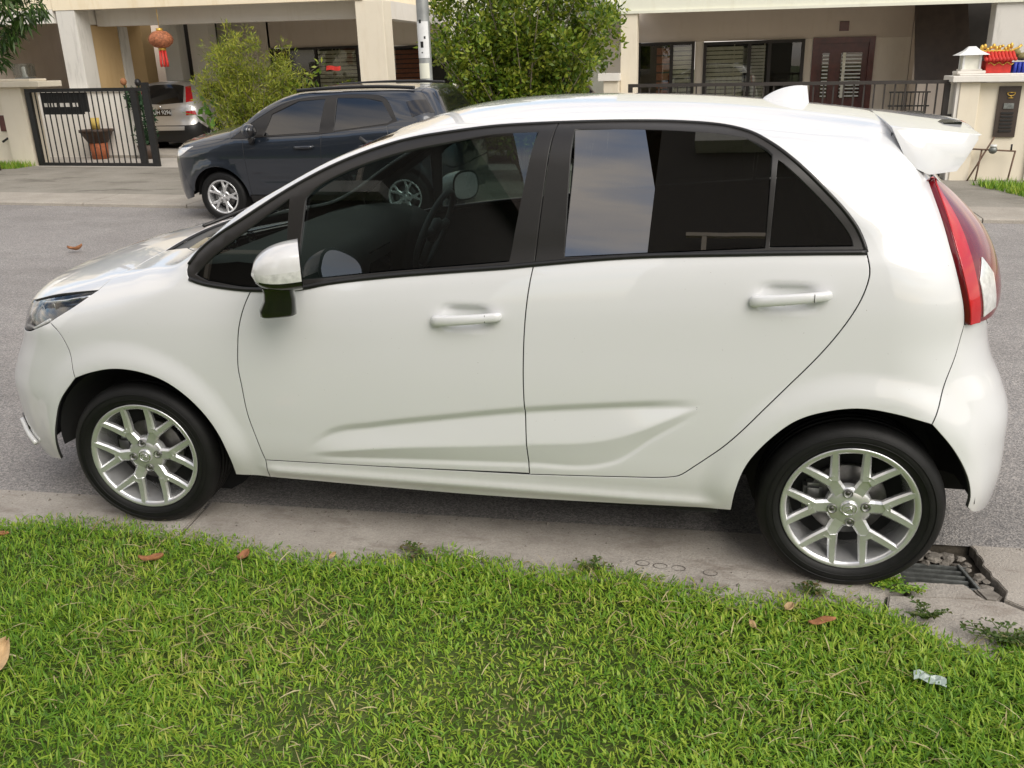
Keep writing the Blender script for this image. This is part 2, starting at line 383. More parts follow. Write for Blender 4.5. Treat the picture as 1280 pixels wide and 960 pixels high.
    def glass(s, name, outer, mat, parent, off=.008, res=.06):
        """a side pane: one smooth shallow curve fitted through its own outline, both sides of the car"""
        q = s.project(outer); A = lambda x, z: np.stack([1 + 0 * x, x, z, z * z, x * x], 1)
        xm, zm = q[:, 0].mean(), q[:, 2].mean(); x, z = q[:, 0] - xm, q[:, 2] - zm
        M = A(x, z); W = np.vstack([M, np.diag([0, 0, 0, 2.0, 2.0])]); k = np.linalg.lstsq(W, np.concatenate([q[:, 1], [0, 0, 0, -.15 * 2, 0]]), rcond=None)[0]
        k[3] = abs(k[3]) if k[3] > 0 else .03
        loop2 = np.stack([q[:, 0], q[:, 2]], 1); lo, hi = loop2.min(0), loop2.max(0)
        g = np.stack([t.ravel() for t in np.meshgrid(np.arange(lo[0], hi[0], res), np.arange(lo[1], hi[1], res))], 1); g = g[inpoly(g, loop2)]; g = g[segdist(g, loop2) > .5 * res]
        n0 = len(loop2); rv, re, rf, *_ = delaunay_2d_cdt([Vector(p) for p in np.vstack([loop2, g])], [(i, (i + 1) % n0) for i in range(n0)], [], 0, 1e-6)
        uv = np.array([v[:] for v in rv]); F = np.array([f[:3] for f in rf if len(f) == 3]); F = F[inpoly(uv[F].mean(1), loop2)]
        x, z = uv[:, 0] - xm, uv[:, 1] - zm; y = A(x, z) @ k + off
        n = np.stack([k[1] + 2 * k[4] * x, -1 + 0 * x, k[2] + 2 * k[3] * z], 1); n /= np.linalg.norm(n, axis=1, keepdims=True)
        P = np.stack([uv[:, 0], y, uv[:, 1]], 1); F = [tuple(int(i) for i in f) for f in F]
        fn = np.cross(P[[f[1] for f in F]] - P[[f[0] for f in F]], P[[f[2] for f in F]] - P[[f[0] for f in F]]); F = [f if v[1] < 0 else f[::-1] for f, v in zip(F, fn)]
        return mesh_obj(name, P, F, mat, parent, normals=n), mesh_obj(name, P * [1, -1, 1], [f[::-1] for f in F], mat, parent, normals=n * [1, -1, 1])
C = {
'dlo_top': [(.288,-.812,.992),(.291,-.803,1.011),(.337,-.783,1.063),(.501,-.771,1.164),(.689,-.735,1.27),(.87,-.702,1.35),(1.028,-.679,1.398),(1.205,-.671,1.427),(1.356,-.655,1.442),(1.486,-.647,1.447),(1.558,-.642,1.449),(1.775,-.621,1.449),(1.918,-.613,1.444),(2.041,-.622,1.434),(2.128,-.657,1.417),(2.195,-.704,1.386),(2.262,-.746,1.34),(2.337,-.777,1.273),(2.405,-.796,1.205),(2.447,-.808,1.15),(2.468,-.821,1.106),(2.472,-.827,1.091)],
'dlo_bot': [(.288,-.812,.992),(.301,-.825,.965),(.348,-.83,.952),(.449,-.836,.94),(.548,-.839,.934),(.709,-.837,.944),(.825,-.832,.966),(1.031,-.829,.992),(1.23,-.828,1.011),(1.422,-.828,1.028),(1.508,-.827,1.038),(1.802,-.826,1.067),(2.145,-.829,1.082),(2.472,-.827,1.091)],
'g_fq': [(.323,-.819,.979),(.392,-.807,1.039),(.536,-.784,1.137),(.671,-.76,1.226),(.655,-.828,.964),(.547,-.834,.945),(.368,-.826,.962)],
'g_fd': [(.733,-.76,1.23),(.768,-.75,1.262),(.88,-.733,1.316),(1.039,-.717,1.365),(1.214,-.706,1.398),(1.355,-.692,1.418),(1.5,-.688,1.424),(1.426,-.822,1.046),(1.325,-.822,1.035),(1.03,-.823,1.007),(.701,-.827,.97)],
'g_rd': [(1.615,-.678,1.43),(1.922,-.677,1.421),(2.059,-.684,1.409),(2.128,-.697,1.396),(2.187,-.727,1.368),(2.2,-.737,1.356),(2.193,-.823,1.099),(1.603,-.821,1.063)],
'g_rq': [(2.219,-.748,1.34),(2.296,-.779,1.274),(2.373,-.799,1.198),(2.425,-.813,1.133),(2.435,-.821,1.108),(2.208,-.822,1.102)],
'bshut_up': [(1.558,-.642,1.449),(1.506,-.827,1.038)],
'fdoor_front': [(.536,-.838,.936),(.508,-.853,.879),(.485,-.863,.811),(.472,-.866,.74),(.463,-.867,.664),(.466,-.866,.603),(.471,-.86,.489),(.49,-.85,.381),(.504,-.837,.305)],
'door_bot': [(.503,-.837,.302),(.982,-.84,.314),(1.477,-.842,.326),(1.767,-.845,.341),(1.936,-.847,.353),(1.972,-.848,.362),(1.996,-.85,.379)],
'rdoor_rear': [(1.996,-.85,.379),(2.097,-.862,.47),(2.231,-.871,.628),(2.376,-.866,.805),(2.44,-.863,.905),(2.471,-.856,.973),(2.484,-.846,1.032),(2.48,-.838,1.063),(2.472,-.827,1.091)],
'bshut_low': [(1.506,-.828,1.037),(1.491,-.853,.947),(1.481,-.863,.856),(1.475,-.866,.764),(1.472,-.867,.66),(1.474,-.864,.54),(1.48,-.843,.33)],
'sill_bot': [(.365,-.82,.229),(.484,-.808,.22),(1.294,-.808,.219),(2.107,-.826,.242),(2.142,-.828,.243)],
'bump_fend': [(-.29,-.834,.794),(-.245,-.853,.763),(-.214,-.86,.71),(-.194,-.877,.597)],
'head_low': [(-.096,-.79,.907),(-.175,-.826,.857),(-.288,-.835,.794),(-.43,-.785,.741)],
'head_top': [(-.096,-.79,.907),(-.28,-.754,.881),(-.504,-.654,.827)],
'hood': [(-.24,-.749,.895),(-.097,-.789,.908),(-.07,-.738,.939),(-.031,-.684,.959),(-.012,-.568,.983),(.0,-.504,.995)],
'cowl': [(-.004,-.497,.995),(.075,-.515,1.007),(.074,-.37,1.023),(.044,-.226,1.029)],
'apillar_foot': [(.112,-.524,1.011),(.366,-.795,1.066)],
'hatch': [(2.617,-.478,1.352),(2.65,-.547,1.287),(2.663,-.565,1.264)],
'tail_front': [(2.663,-.565,1.264),(2.69,-.708,1.158),(2.718,-.78,1.057),(2.765,-.789,.878)],
'tail_bot': [(2.765,-.789,.878),(2.842,-.696,.88)],
'rev': [(2.776,-.713,1.069),(2.819,-.696,1.016),(2.842,-.7,.907),(2.796,-.76,.892)],
'rbump': [(2.765,-.789,.877),(2.752,-.799,.797),(2.724,-.833,.709),(2.711,-.856,.647),(2.695,-.872,.595)],
'rbump_top': [(2.765,-.789,.877),(2.869,-.631,.813)],
'archR': [(2.142,-.828,.243),(2.151,-.858,.325),(2.179,-.871,.423),(2.241,-.879,.516),(2.319,-.882,.588),(2.413,-.882,.624),(2.499,-.881,.635),(2.595,-.879,.622),(2.694,-.873,.576),(2.768,-.854,.51),(2.827,-.819,.41),(2.85,-.796,.334),(2.851,-.783,.291)],
'archF': [(-.416,-.783,.216),(-.379,-.833,.303),(-.341,-.856,.398),(-.288,-.869,.497),(-.211,-.876,.577),(-.125,-.88,.621),(-.026,-.882,.641),(.075,-.884,.636),(.169,-.883,.608),(.247,-.881,.555),(.311,-.876,.481),(.353,-.868,.393),(.37,-.852,.304),(.365,-.82,.229)],
'sw1': [(.665,-.847,.356),(.773,-.855,.424),(.947,-.858,.464),(1.205,-.862,.509),(1.474,-.864,.551),(1.768,-.865,.584),(2.034,-.866,.61)],
'sw2': [(.664,-.846,.349),(.993,-.852,.396),(1.483,-.856,.445),(1.742,-.86,.48),(2.032,-.866,.608)],
'sw3': [(.646,-.844,.335),(1.192,-.848,.358),(1.48,-.849,.371),(1.718,-.851,.386),(1.768,-.853,.403),(1.887,-.861,.493),(2.056,-.866,.611)],
'handF': [(1.176,-.861,.85),(1.179,-.86,.868),(1.41,-.859,.894),(1.409,-.862,.866)],
'handR': [(2.159,-.861,.94),(2.16,-.858,.963),(2.385,-.856,.987),(2.387,-.859,.96)],
'roofline_rear': [(2.52,-.247,1.434)],
'mirror_base': [(.558,-.859,.842),(.679,-.859,.846)],
}
SWL = [pch(*zip(*[(p[0], p[2]) for p in C[k]])) for k in ('sw1', 'sw2', 'sw3')]
def swoosh(x, z):
    z1, z2, z3 = [f(x) for f in SWL]
    z2 = np.minimum(z2, z1 - 1e-3); z3 = np.minimum(z3, z2 - 1e-3); h = z1 - z3
    amp = sst(.66, .80, x) * sst(2.06, 1.95, x) * np.clip(h / .12, .15, 1)
    d = np.where(z > z1, -.011 * sst(.030, 0, z - z1), np.where(z > z2, -.011 + .020 * (z1 - z) / (z1 - z2), np.where(z > z3, .009 - .014 * (z2 - z) / (z2 - z3), -.005 * sst(.018, 0, z3 - z))))
    return d * amp
def hatch_disp(x, z):
    d = sum(swoosh(x, z + o) for o in (-.005, -.0025, 0, .0025, .005)) / 5
    d = d + sst(.45, .55, x) * sst(2.12, 2.02, x) * (.012 * np.exp(-((z - .262) / .022) ** 2))
    for hx, hz in ((1.29, .868), (2.265, .960)): d = d - .020 * np.exp(-((np.abs(x - hx) / .072) ** 4 + (np.abs(z - hz - .0) / .036) ** 4))
    return d
SK = Skin(w0=([.10, .20, .25, .30, .45, .60, .75, .86, .93, .97, 1.0, 1.03, 1.1, 1.2, 1.35, 1.45, 1.6], [.76, .800, .820, .836, .857, .866, .866, .860, .850, .840, .828, .817, .803, .778, .730, .692, .62]),
    zb=([-.8, 0, .3, .67, 1.06, 1.5, 1.9, 2.2, 2.5, 3.1], [.92, .94, .955, .965, .996, 1.036, 1.068, 1.085, 1.09, 1.09]),
    xF=([.10, .20, .30, .45, .52, .60, .70, .80, .90, 1.0], [-.735, -.765, -.77, -.768, -.762, -.722, -.665, -.648, -.640, -.603]),
    xR=([.10, .20, .30, .45, .56, .64, .72, .80, .95, 1.1, 1.25, 1.4, 1.55], [2.975, 3.01, 3.018, 3.012, 3.002, 2.97, 2.93, 2.908, 2.912, 2.856, 2.725, 2.645, 2.58]),
    T0=([-.85, -.72, -.6, -.45, -.2, .05, .22, .32, .44, .62, .8, 1.0, 1.13, 1.3, 1.45, 1.75, 2.04, 2.32, 2.59, 2.8, 3.0], [.703, .812, .883, .936, .997, 1.037, 1.067, 1.120, 1.200, 1.298, 1.388, 1.454, 1.486, 1.505, 1.512, 1.509, 1.495, 1.468, 1.433, 1.394, 1.345]),
    crown=([-.85, -.2, .2, .45, .9, 1.3, 2.0, 2.8], [.10, .10, .07, .05, .07, .09, .10, .10]), ktop=([-.85, 0, .3, .6, 1.0, 2.0, 2.8], [.10, .11, .06, .05, .07, .11, .12]),
    wtap=([-.8, -.4, 0, .4, 1.0, 2.0, 2.4, 2.8, 3.1], [-.03, -.012, 0, 0, 0, 0, 0, -.01, -.03]), disp=hatch_disp)
def cut(name, lo=None, hi=None):
    """points of a curve between two x positions"""
    return [p for p in C[name] if (lo is None or p[0] >= lo - 1e-6) and (hi is None or p[0] <= hi + 1e-6)]
rev = lambda q: list(q)[::-1]
def ring_tube(mb, pts, r, n=6):
    mb.tube(list(pts) + [pts[0]], r, n, cap=False)

def make_wheel(root, loc, steer, side, R_t=.2847, R_r=.2106, nut=4, spokes=6, style='Y', width=.185):
    """wheel axis along local y; the outer face looks to -y. side=+1 near, -1 far"""
    w = bpy.data.objects.new('wheel', None); link(w); w.parent = root; w.location = loc; w.rotation_euler = (0, 0, steer + (0 if side > 0 else math.pi))
    hw = width
    t = MB(); rr = R_r - .008
    prof = [(rr, .016), (rr + .006, .006), (rr + .018, -.004), (rr + .036, -.009), (R_t - .030, -.006), (R_t - .014, .004), (R_t - .004, .018), (R_t, .034)]
    for gy in (.055, .085, .115):
        if gy < hw - .05: prof += [(R_t, gy - .006), (R_t - .008, gy - .004), (R_t - .008, gy + .004), (R_t, gy + .006)]
    prof += [(R_t, hw - .034), (R_t - .004, hw - .018), (R_t - .02, hw), (rr + .02, hw), (rr, hw - .02)]
    t.lathe(prof, n=72, axis='y'); tyre = t.build('tyre', RUBBER, w)
    lt = MB()
    for r0 in (R_r + .021, R_t - .034): lt.lathe([(r0 - .0012, -.006), (r0, -.0105), (r0 + .0012, -.006)], n=72, axis='y')
    lt.build('sidewall_ring', RUBBER, w)
    rim = MB()
    rim.lathe([(R_r - .010, .014), (R_r - .002, .004), (R_r - .001, .000), (R_r - .006, -.001), (R_r - .019, .003), (R_r - .022, .010), (R_r - .025, .03), (R_r - .031, .05), (R_r - .036, .12), (R_r - .028, .16)], n=72, axis='y')
    rimo = rim.build('rim_barrel', ALLOY, w)
    sp = MB(); rot0 = math.radians(3)
    def bar(r0, a0, r1, a1, w0, w1, d0, d1, th=.022, tp=.62):
        p0 = Vector((r0 * math.cos(a0), d0, r0 * math.sin(a0))); p1 = Vector((r1 * math.cos(a1), d1, r1 * math.sin(a1)))
        ax = (p1 - p0); ax.y = 0; ax.normalize(); s = Vector((-ax.z, 0, ax.x)); v = []
        N = 4
        for i in range(N + 1):
            f = i / N; p = p0.lerp(p1, f); ww = w0 + (w1 - w0) * f; p = p + Vector((0, .004 * math.sin(math.pi * f), 0))
            v += [p - s * ww / 2 * tp, p + s * ww / 2 * tp, p + s * ww / 2 + Vector((0, .007, 0)), p + s * ww * .42 + Vector((0, th, 0)), p - s * ww * .42 + Vector((0, th, 0)), p - s * ww / 2 + Vector((0, .007, 0))]
        f = []
        for i in range(N):
            for k in range(6): f.append((i * 6 + k, i * 6 + (k + 1) % 6, (i + 1) * 6 + (k + 1) % 6, (i + 1) * 6 + k))
        f += [tuple(range(6))[::-1], tuple(range(N * 6, N * 6 + 6))]
        sp.add(v, f)
    for k in range(spokes):
        a = rot0 + 2 * math.pi * k / spokes; da = math.radians(16.5 if style == 'Y' else 13)
        bar(.03, a, .122 if style == 'Y' else .12, a, .050, .041, .014, .007, .026, .66)
        for sg in (-1, 1): bar(.104 if style == 'Y' else .10, a + sg * .075, R_r - .010, a + sg * da, .032, .025, .0075, .0005, .024)
    sp.lathe([(0, .012), (.030, .012), (.036, .013), (.062, .016), (.070, .022), (.072, .045)], n=48, axis='y')
    sp.build('spokes', ALLOY, w)
    cap = MB(); cap.lathe([(0, .0045), (.022, .005), (.0255, .007), (.027, .012)], n=32, axis='y'); co = cap.build('hub_cap', ALLOY, w)
    em = MB()                                        # raised cap emblem: a ring with two swept strokes
    em.lathe([(.0195, .0046), (.0205, .0034), (.0218, .0034), (.0226, .0046)], n=32, axis='y')
    em.tube([(-.013, .0042, .004), (-.004, .0036, .010), (.006, .0034, .008), (.013, .0036, .002)], .0022, 6); em.tube([(-.010, .0042, -.009), (.000, .0036, -.002), (.004, .0036, .004), (.012, .0038, -.008)], .0022, 6)
    em.build('emblem', CHROME, co)
    for k in range(nut):
        a = rot0 + math.pi / 2 + .08 + 2 * math.pi * k / nut; p = (.050 * math.cos(a), 0, .050 * math.sin(a))
        s2 = MB(); s2.lathe([(.0155, .0125), (.0145, .0095), (.0125, .0095), (.0115, .026), (0, .026)], p, 20, 'y'); so = s2.build('lug_socket', ALLOYD, w)
        ln = MB(); ln.lathe([(0, .012), (.006, .012), (.0095, .015), (.0095, .026)], p, 6, 'y'); ln.build('lug_nut', STEEL, so)
    br = MB(); br.lathe([(.05, .075), (.118, .075), (.120, .078), (.120, .096), (.05, .096)], n=40, axis='y'); br.build('brake_disc', STEEL, w)
    ca = MB(); ca.box((-.135, .06, -.05), (-.075, .12, .05), .012); ca.build('brake_caliper', ALLOYD, w)
    bk = MB(); bk.lathe([(.0, .125), (R_r - .032, .125)], n=32, axis='y'); bk.build('brake_backplate', DARKIN, w)
    return w

def make_hatchback():
    root = thing('hatchback_car', (0, 0, 0), 'white five-door hatchback parked on the near kerb beside the lawn', 'car')
    S = SK; H = .0
    dlo_top, dlo_bot = C['dlo_top'], C['dlo_bot']; fd = C['fdoor_front']; ba = C['bshut_low']; rd = C['rdoor_rear']; db = C['door_bot']
    aF, aR = C['archF'], C['archR']; h0 = C['head_low'][0]
    bD = fd[0]; bB = dlo_bot[10]; bE = dlo_bot[-1]
    belt_f = [bD] + dlo_bot[5:11]; belt_r = dlo_bot[10:]
    foot = [(.117, -.532, 1.013), (.21, -.64, 1.03), dlo_top[2]]
    aFi = 4
    archF_b = aF[:4] + [C['bump_fend'][-1]]; archF_f = [C['bump_fend'][-1]] + aF[5:]
    hoodl = [h0, (-.069, -.738, .939), (-.027, -.689, .961), (-.007, -.575, .985), (.006, -.512, .996)]
    # ---- fender, doors, side body
    fen = loop(hoodl, [(.006, -.512, .996), (.117, -.532, 1.013)], foot, [dlo_top[2], dlo_top[1], dlo_top[0], dlo_bot[1], dlo_bot[2], dlo_bot[3], bD], fd, [fd[-1], (.497, -.812, .222)], [(.497, -.812, .222), (.365, -.82, .229)], rev(archF_f), rev(C['bump_fend']), [C['bump_fend'][0], C['head_low'][1], h0])
    S.panel('front_fender', fen, WHITE, root, res=.022, mirror=True, back=CABIN_GAP)
    fdo = loop(belt_f, ba, [ba[-1], (.982, -.84, .314), fd[-1]], rev(fd)); rdo = loop(belt_r, rev(rd), rev(db[2:]), rev(ba))
    SWC = []
    for f_, o_ in ((SWL[0], .032), (SWL[0], .022), (SWL[0], .012), (SWL[0], .005), (SWL[0], -.001), (SWL[0], -.007), (SWL[1], .005), (SWL[1], -.001), (SWL[1], -.007), (SWL[2], .006), (SWL[2], 0), (SWL[2], -.006), (SWL[2], -.012), (SWL[2], -.019)):
        xs = np.arange(.67, 2.045, .010); q = np.stack([xs, -.86 + 0 * xs, f_(xs) + o_], 1)
        for _ in range(3): q[:, 1] = S.project(q)[:, 1]
        SWC.append(q)
    doors = {}
    doors['front_door'] = S.panel('front_door', fdo, WHITE, root, res=.010, mirror=True, back=CABIN_GAP, lines=SWC)
    doors['rear_door'] = S.panel('rear_door', rdo, WHITE, root, res=.010, mirror=True, back=CABIN_GAP, lines=SWC)
    wsc = [(.117, -.532, 1.013), (.26, -.675, 1.085), (.42, -.70, 1.17), (.60, -.675, 1.27), (.80, -.64, 1.36), (.985, -.61, 1.425)]
    ditch = [(.985, -.61, 1.425), (1.25, -.60, 1.455), (1.7, -.585, 1.462), (2.2, -.565, 1.44), (2.56, -.51, 1.395)]
    hat = [(2.56, -.51, 1.395), (2.612, -.545, 1.34), (2.644, -.579, 1.290), (2.657, -.597, 1.268)]
    rb = C['rbump']; arR = [p for p in aR if p[0] < 2.69] + [rb[-1]]; arRb = [rb[-1]] + [p for p in aR if p[0] > 2.70]
    sil = [(.497, -.812, .222), (1.294, -.806, .214), (1.75, -.815, .224), (2.142, -.828, .243)]
    sidep = loop(wsc, ditch, hat, C['tail_front'], rb, rev(arR), rev(sil), [sil[0], fd[-1]], [fd[-1], (.982, -.84, .314), db[2]], db[2:], rd, rev(dlo_top[2:]), rev(foot))
    SLC = []
    for zz in (.232, .245, .255, .262, .270, .280, .295):
        xs = np.arange(.5, 2.2, .012); q = np.stack([xs, -.83 + 0 * xs, zz + 0 * xs], 1)
        for _ in range(3): q[:, 1] = S.project(q)[:, 1]
        SLC.append(q)
    S.panel('side_body', sidep, WHITE, root, lines=SLC, res=.018, mirror=True, back=CABIN_GAP)
    roofc = [(.90, 0, 1.43), (.93, -.35, 1.43), (.985, -.61, 1.425)]
    S.panel('roof', loop(roofc, ditch, [(2.56, -.51, 1.395), (2.60, -.25, 1.42), (2.61, 0, 1.43)], [(2.61, 0, 1.43), (1.7, 0, 1.5), (.90, 0, 1.43)]), WHITE, root, half=True, res=.04, gap=.001, back=CABIN_GAP)
    wsb = [(.10, 0, 1.05), (.105, -.35, 1.04), (.117, -.532, 1.013)]
    S.panel('windscreen', loop(wsc, rev(roofc), [(.90, 0, 1.43), (.5, 0, 1.24), (.10, 0, 1.05)], wsb), GL_W, root, half=True, res=.05, off=.004, flange=0)
    hr = [(.006, -.512, .996), (-.01, -.3, 1.02), (-.02, 0, 1.03)]
    S.panel('cowl', loop([(.006, -.512, .996), (.117, -.532, 1.013)], rev(wsb), [(.10, 0, 1.05), (-.02, 0, 1.03)], rev(hr)), TRIM, root, half=True, res=.05, off=.012)
    for yy in (-.25, .2):
        w = MB(); w.tube([(.02, yy, 1.045), (.08, yy + .28, 1.075), (.09, yy + .45, 1.075)], .007, 6); w.build('wiper', TRIM, root)
    hl = [(-.60, 0, .868), (-.60, -.30, .86), (-.575, -.50, .845), (-.504, -.654, .827), (-.28, -.754, .881), h0]
    S.panel('hood', loop(hoodl, hr, [(-.02, 0, 1.03), (-.3, 0, .97), (-.60, 0, .868)], hl), WHITE, root, half=True, res=.035, back=CABIN_GAP)
    # ---- lamps and bumpers
    hlt = [h0, (-.280, -.757, .873), (-.500, -.66, .815)]; hlf = [(-.500, -.66, .815), (-.60, -.46, .80), (-.595, -.44, .76), (-.530, -.66, .727), (-.43, -.785, .741)]; hll = [(-.43, -.785, .741)] + rev(C['head_low'][:3])
    for nm, mat, off, fl in (('headlight', PIANO, .035, 0.), ('lens', GL_L, .003, .02)):
        a = S.panel(nm if nm == 'headlight' else 'headlight_lens', loop(hlt, hlf, hll), mat, root, res=.025, off=off, flange=fl, mirror=True)
        if nm == 'headlight': lamps = a
    for lo, sg in zip(lamps, (1, -1)):
        for (px, py, pz, r) in ((-.42, -.69, .785, .036), (-.33, -.735, .815, .026)):
            m = MB(); m.lathe([(0, .012), (r * .55, .008), (r * .9, -.004), (r, -.012), (r * 1.06, -.010)], n=20, axis='x'); o = m.build('projector', CHROME, lo); o.location = (px, py * sg, pz); o.rotation_euler = (0, 0, math.radians(50 * sg))
        q = S.project([(-.52, -.62, .80), (-.40, -.72, .845), (-.25, -.775, .870), (-.13, -.79, .893)]); n = S.grad(q); q = (q - n * .016) * [1, sg, 1]
        m = MB(); m.tube([tuple(p) for p in q], .006, 6); m.build('light_bar', CHROME, lo)
        q = S.project([(-.50, -.68, .735), (-.40, -.79, .755), (-.30, -.815, .80)]); q = (q - S.grad(q) * .014) * [1, sg, 1]
        m = MB(); m.tube([tuple(p) for p in q], .007, 6); m.build('lower_reflector', CLEARL, lo)
    fb_low = [(-.416, -.783, .216), (-.55, -.70, .19), (-.68, -.45, .18), (-.74, 0, .178)]
    bft = [(-.595, -.44, .76), (-.61, -.3, .765), (-.63, 0, .77)]
    fbo = loop(fb_low, [(-.74, 0, .178), (-.78, 0, .45), (-.63, 0, .77)], rev(bft), [(-.595, -.44, .76), (-.530, -.66, .727), (-.43, -.785, .741), C['head_low'][2], C['bump_fend'][0]], C['bump_fend'], rev(archF_b))
    gr = loop([(-.78, -.02, .30), (-.76, -.42, .30), (-.75, -.48, .36), (-.755, -.40, .52), (-.77, -.02, .54), (-.78, -.02, .30)])
    S.panel('front_bumper', fbo, WHITE, root, res=.028, half=True, holes=[], back=CABIN_GAP)
    S.panel('lower_grille', loop([(-.78, 0, .30), (-.76, -.42, .30), (-.74, -.50, .36), (-.755, -.42, .54), (-.77, 0, .56)], [(-.77, 0, .56), (-.78, 0, .30)]), TRIM, root, res=.04, off=-.004, half=True)
    S.panel('upper_grille', loop([(-.66, 0, .70), (-.65, -.42, .715), (-.60, -.45, .785), (-.62, 0, .80)], [(-.62, 0, .80), (-.66, 0, .70)]), PIANO, root, res=.04, off=-.004, half=True)
    S.panel('grille_infill', loop([(-.595, -.44, .762), (-.575, -.50, .84), (-.60, -.30, .858), (-.605, 0, .866)], [(-.605, 0, .866), (-.63, 0, .772)], rev([(-.595, -.44, .762), (-.61, -.3, .767), (-.63, 0, .772)])), PIANO, root, res=.04, off=.012, half=True, flange=.02)
    for sg in (1, -1):
        q = S.project([(-.615, -.685, .35), (-.585, -.735, .29), (-.55, -.765, .255)])
        m = MB(); m.tube([(p[0] - .004, (p[1] - .010) * sg, p[2]) for p in spl(q)], .010, 8); m.build('fog_lamp_bezel', WHITE, root)
        m = MB(); m.tube([(p[0] + .012, (p[1] - .007) * sg, p[2] + .024) for p in spl(q[:2])], .012, 8); m.build('fog_lamp', PIANO, root)
    S.panel('front_plate', loop([(-.77, -.24, .46), (-.77, .0, .46)], [(-.77, 0, .46), (-.77, 0, .57)], [(-.77, 0, .57), (-.77, -.24, .57)], [(-.77, -.24, .57), (-.77, -.24, .46)]), PIANO, root, half=True, res=.05, off=-.012)
    tf = C['tail_front']; tb = [(2.765, -.789, .878), (2.842, -.69, .878), (2.895, -.55, .905)]
    tin = [(2.895, -.55, .905), (2.915, -.50, 1.0), (2.87, -.50, 1.10), (2.80, -.50, 1.19), (2.72, -.535, 1.255), (2.657, -.597, 1.268)]
    tl = S.panel('tail_light', loop(tf, tb, tin), DKRED, root, res=.02, off=-.014, flange=.03, mirror=True)
    strip = loop(spl(tf), [(2.765, -.789, .878), (2.798, -.755, .878)], [(2.798, -.755, .878), (2.755, -.735, 1.04), (2.725, -.68, 1.155), (2.672, -.585, 1.262)], [(2.672, -.585, 1.262), (2.657, -.597, 1.268)])
    for o in S.panel('red_strip', strip, REDLENS, tl[0], res=.02, off=-.0185, flange=.004, gap=.003, mirror=True): pass
    o.parent = tl[1]
    rv = [(2.785, -.70, 1.05), (2.828, -.672, 1.00), (2.848, -.68, .905), (2.805, -.748, .893), (2.772, -.735, .99)]
    for o in S.panel('reversing_lens', loop(*[[rv[i], rv[(i + 1) % 5]] for i in range(5)]), CLEARL, tl[0], res=.02, off=-.0187, flange=.004, mirror=True): pass
    o.parent = tl[1]
    rbt = [(2.765, -.789, .877), (2.842, -.69, .873), (2.868, -.63, .84), (2.90, -.45, .795), (2.915, 0, .78)]
    rbl = [(2.851, -.783, .291), (2.875, -.75, .262), (2.93, -.65, .235), (2.975, -.40, .215), (2.99, 0, .21)]
    S.panel('rear_bumper', loop(rev(rbt), rb, arRb, rbl, [(2.99, 0, .21), (3.02, 0, .45), (2.915, 0, .78)]), WHITE, root, half=True, res=.025, back=CABIN_GAP)
    S.panel('bumper_insert', loop([(3.0, 0, .23), (2.98, -.36, .235), (2.96, -.48, .27), (3.0, -.35, .33), (3.02, 0, .34)], [(3.02, 0, .34), (3.0, 0, .23)]), TRIM, root, half=True, res=.05, off=-.003)
    gup = [(2.66, 0, 1.38), (2.66, -.30, 1.36), (2.657, -.55, 1.275)]; tin2 = [(2.657, -.597, 1.268)] + rev(tin[:-1])
    S.panel('tailgate', loop([(2.60, 0, 1.42), (2.60, -.25, 1.41), (2.56, -.51, 1.395)], hat, tin2, [tb[2], tb[1]], [tb[1], (2.868, -.63, .842), (2.90, -.45, .797), (2.915, 0, .783)], [(2.915, 0, .783), (2.87, 0, 1.1), (2.60, 0, 1.42)]), WHITE, root, half=True, res=.03, back=CABIN_GAP)
    S.panel('rear_glass', loop([(2.66, 0, 1.37), (2.66, -.35, 1.35), (2.675, -.53, 1.285)], [(2.675, -.53, 1.285), (2.80, -.485, 1.19), (2.865, -.47, 1.08)], [(2.865, -.47, 1.08), (2.89, 0, 1.07)], [(2.89, 0, 1.07), (2.66, 0, 1.37)]), PIANO, root, half=True, res=.04, off=-.006)
    # ---- roof spoiler: top skin, thick ends, thin trailing edge
    NY = 45; V = []; F = []
    prof = lambda: None
    for j in range(NY):
        f = math.sin(math.pi / 2 * (-1 + 2 * j / (NY - 1))); a = abs(f); y = .545 * f; drop = .022 * a ** 2
        e = a ** 5
        low = .055 + .017 * e; xt = 2.835 - .045 * a ** 2
        top = [(2.548, 1.436), (2.66, 1.427), (2.74, 1.416), (2.80, 1.410), (xt, 1.405)]
        bot = [(xt + .002, 1.396), (xt - .012, 1.378 - .012 * e), (2.762 - .02 * (1 - e), 1.372 - low * .60), (2.735 - .02 * (1 - e), 1.366 - low * .86), (2.66, 1.366 - low), (2.60, 1.38 - low * .8)]
        ring = top + bot
        for k, (x, z) in enumerate(ring):
            yy = y * (1 + .075 * e * (1 if k > 7 else 0)) ; V.append((x, yy, z - drop * (1 if k < 7 else .75)))
    m = 11
    for j in range(NY - 1):
        for k in range(m): F.append((j * m + k, j * m + (k + 1) % m, (j + 1) * m + (k + 1) % m, (j + 1) * m + k))
    F += [tuple(range(m))[::-1], tuple(range((NY - 1) * m, NY * m))]
    sp = MB().add(V, F, True).build('roof_spoiler', WHITE, root)
    md = sp.modifiers.new('bev', 'BEVEL'); md.width = .010; md.segments = 3; md.angle_limit = math.radians(40); md.limit_method = 'ANGLE'
    for sg in (-1, 1):
        m2 = MB(); m2.prism([(2.70, .17 * sg), (2.78, .20 * sg), (2.79, .33 * sg), (2.73, .36 * sg)], 1.398, 1.4115); o = m2.build('spoiler_slot', PIANO, root)
    m2 = MB(); m2.tube([(2.70, -.30, 1.22), (2.80, -.10, 1.16), (2.83, .0, 1.14)], .008); m2.build('rear_wiper', TRIM, root)
    # ---- side windows
    fr = loop([dlo_top[2], dlo_top[1], dlo_top[0]] + dlo_bot[1:4] + belt_f, [bB, dlo_top[10]], rev(dlo_top[2:11]))
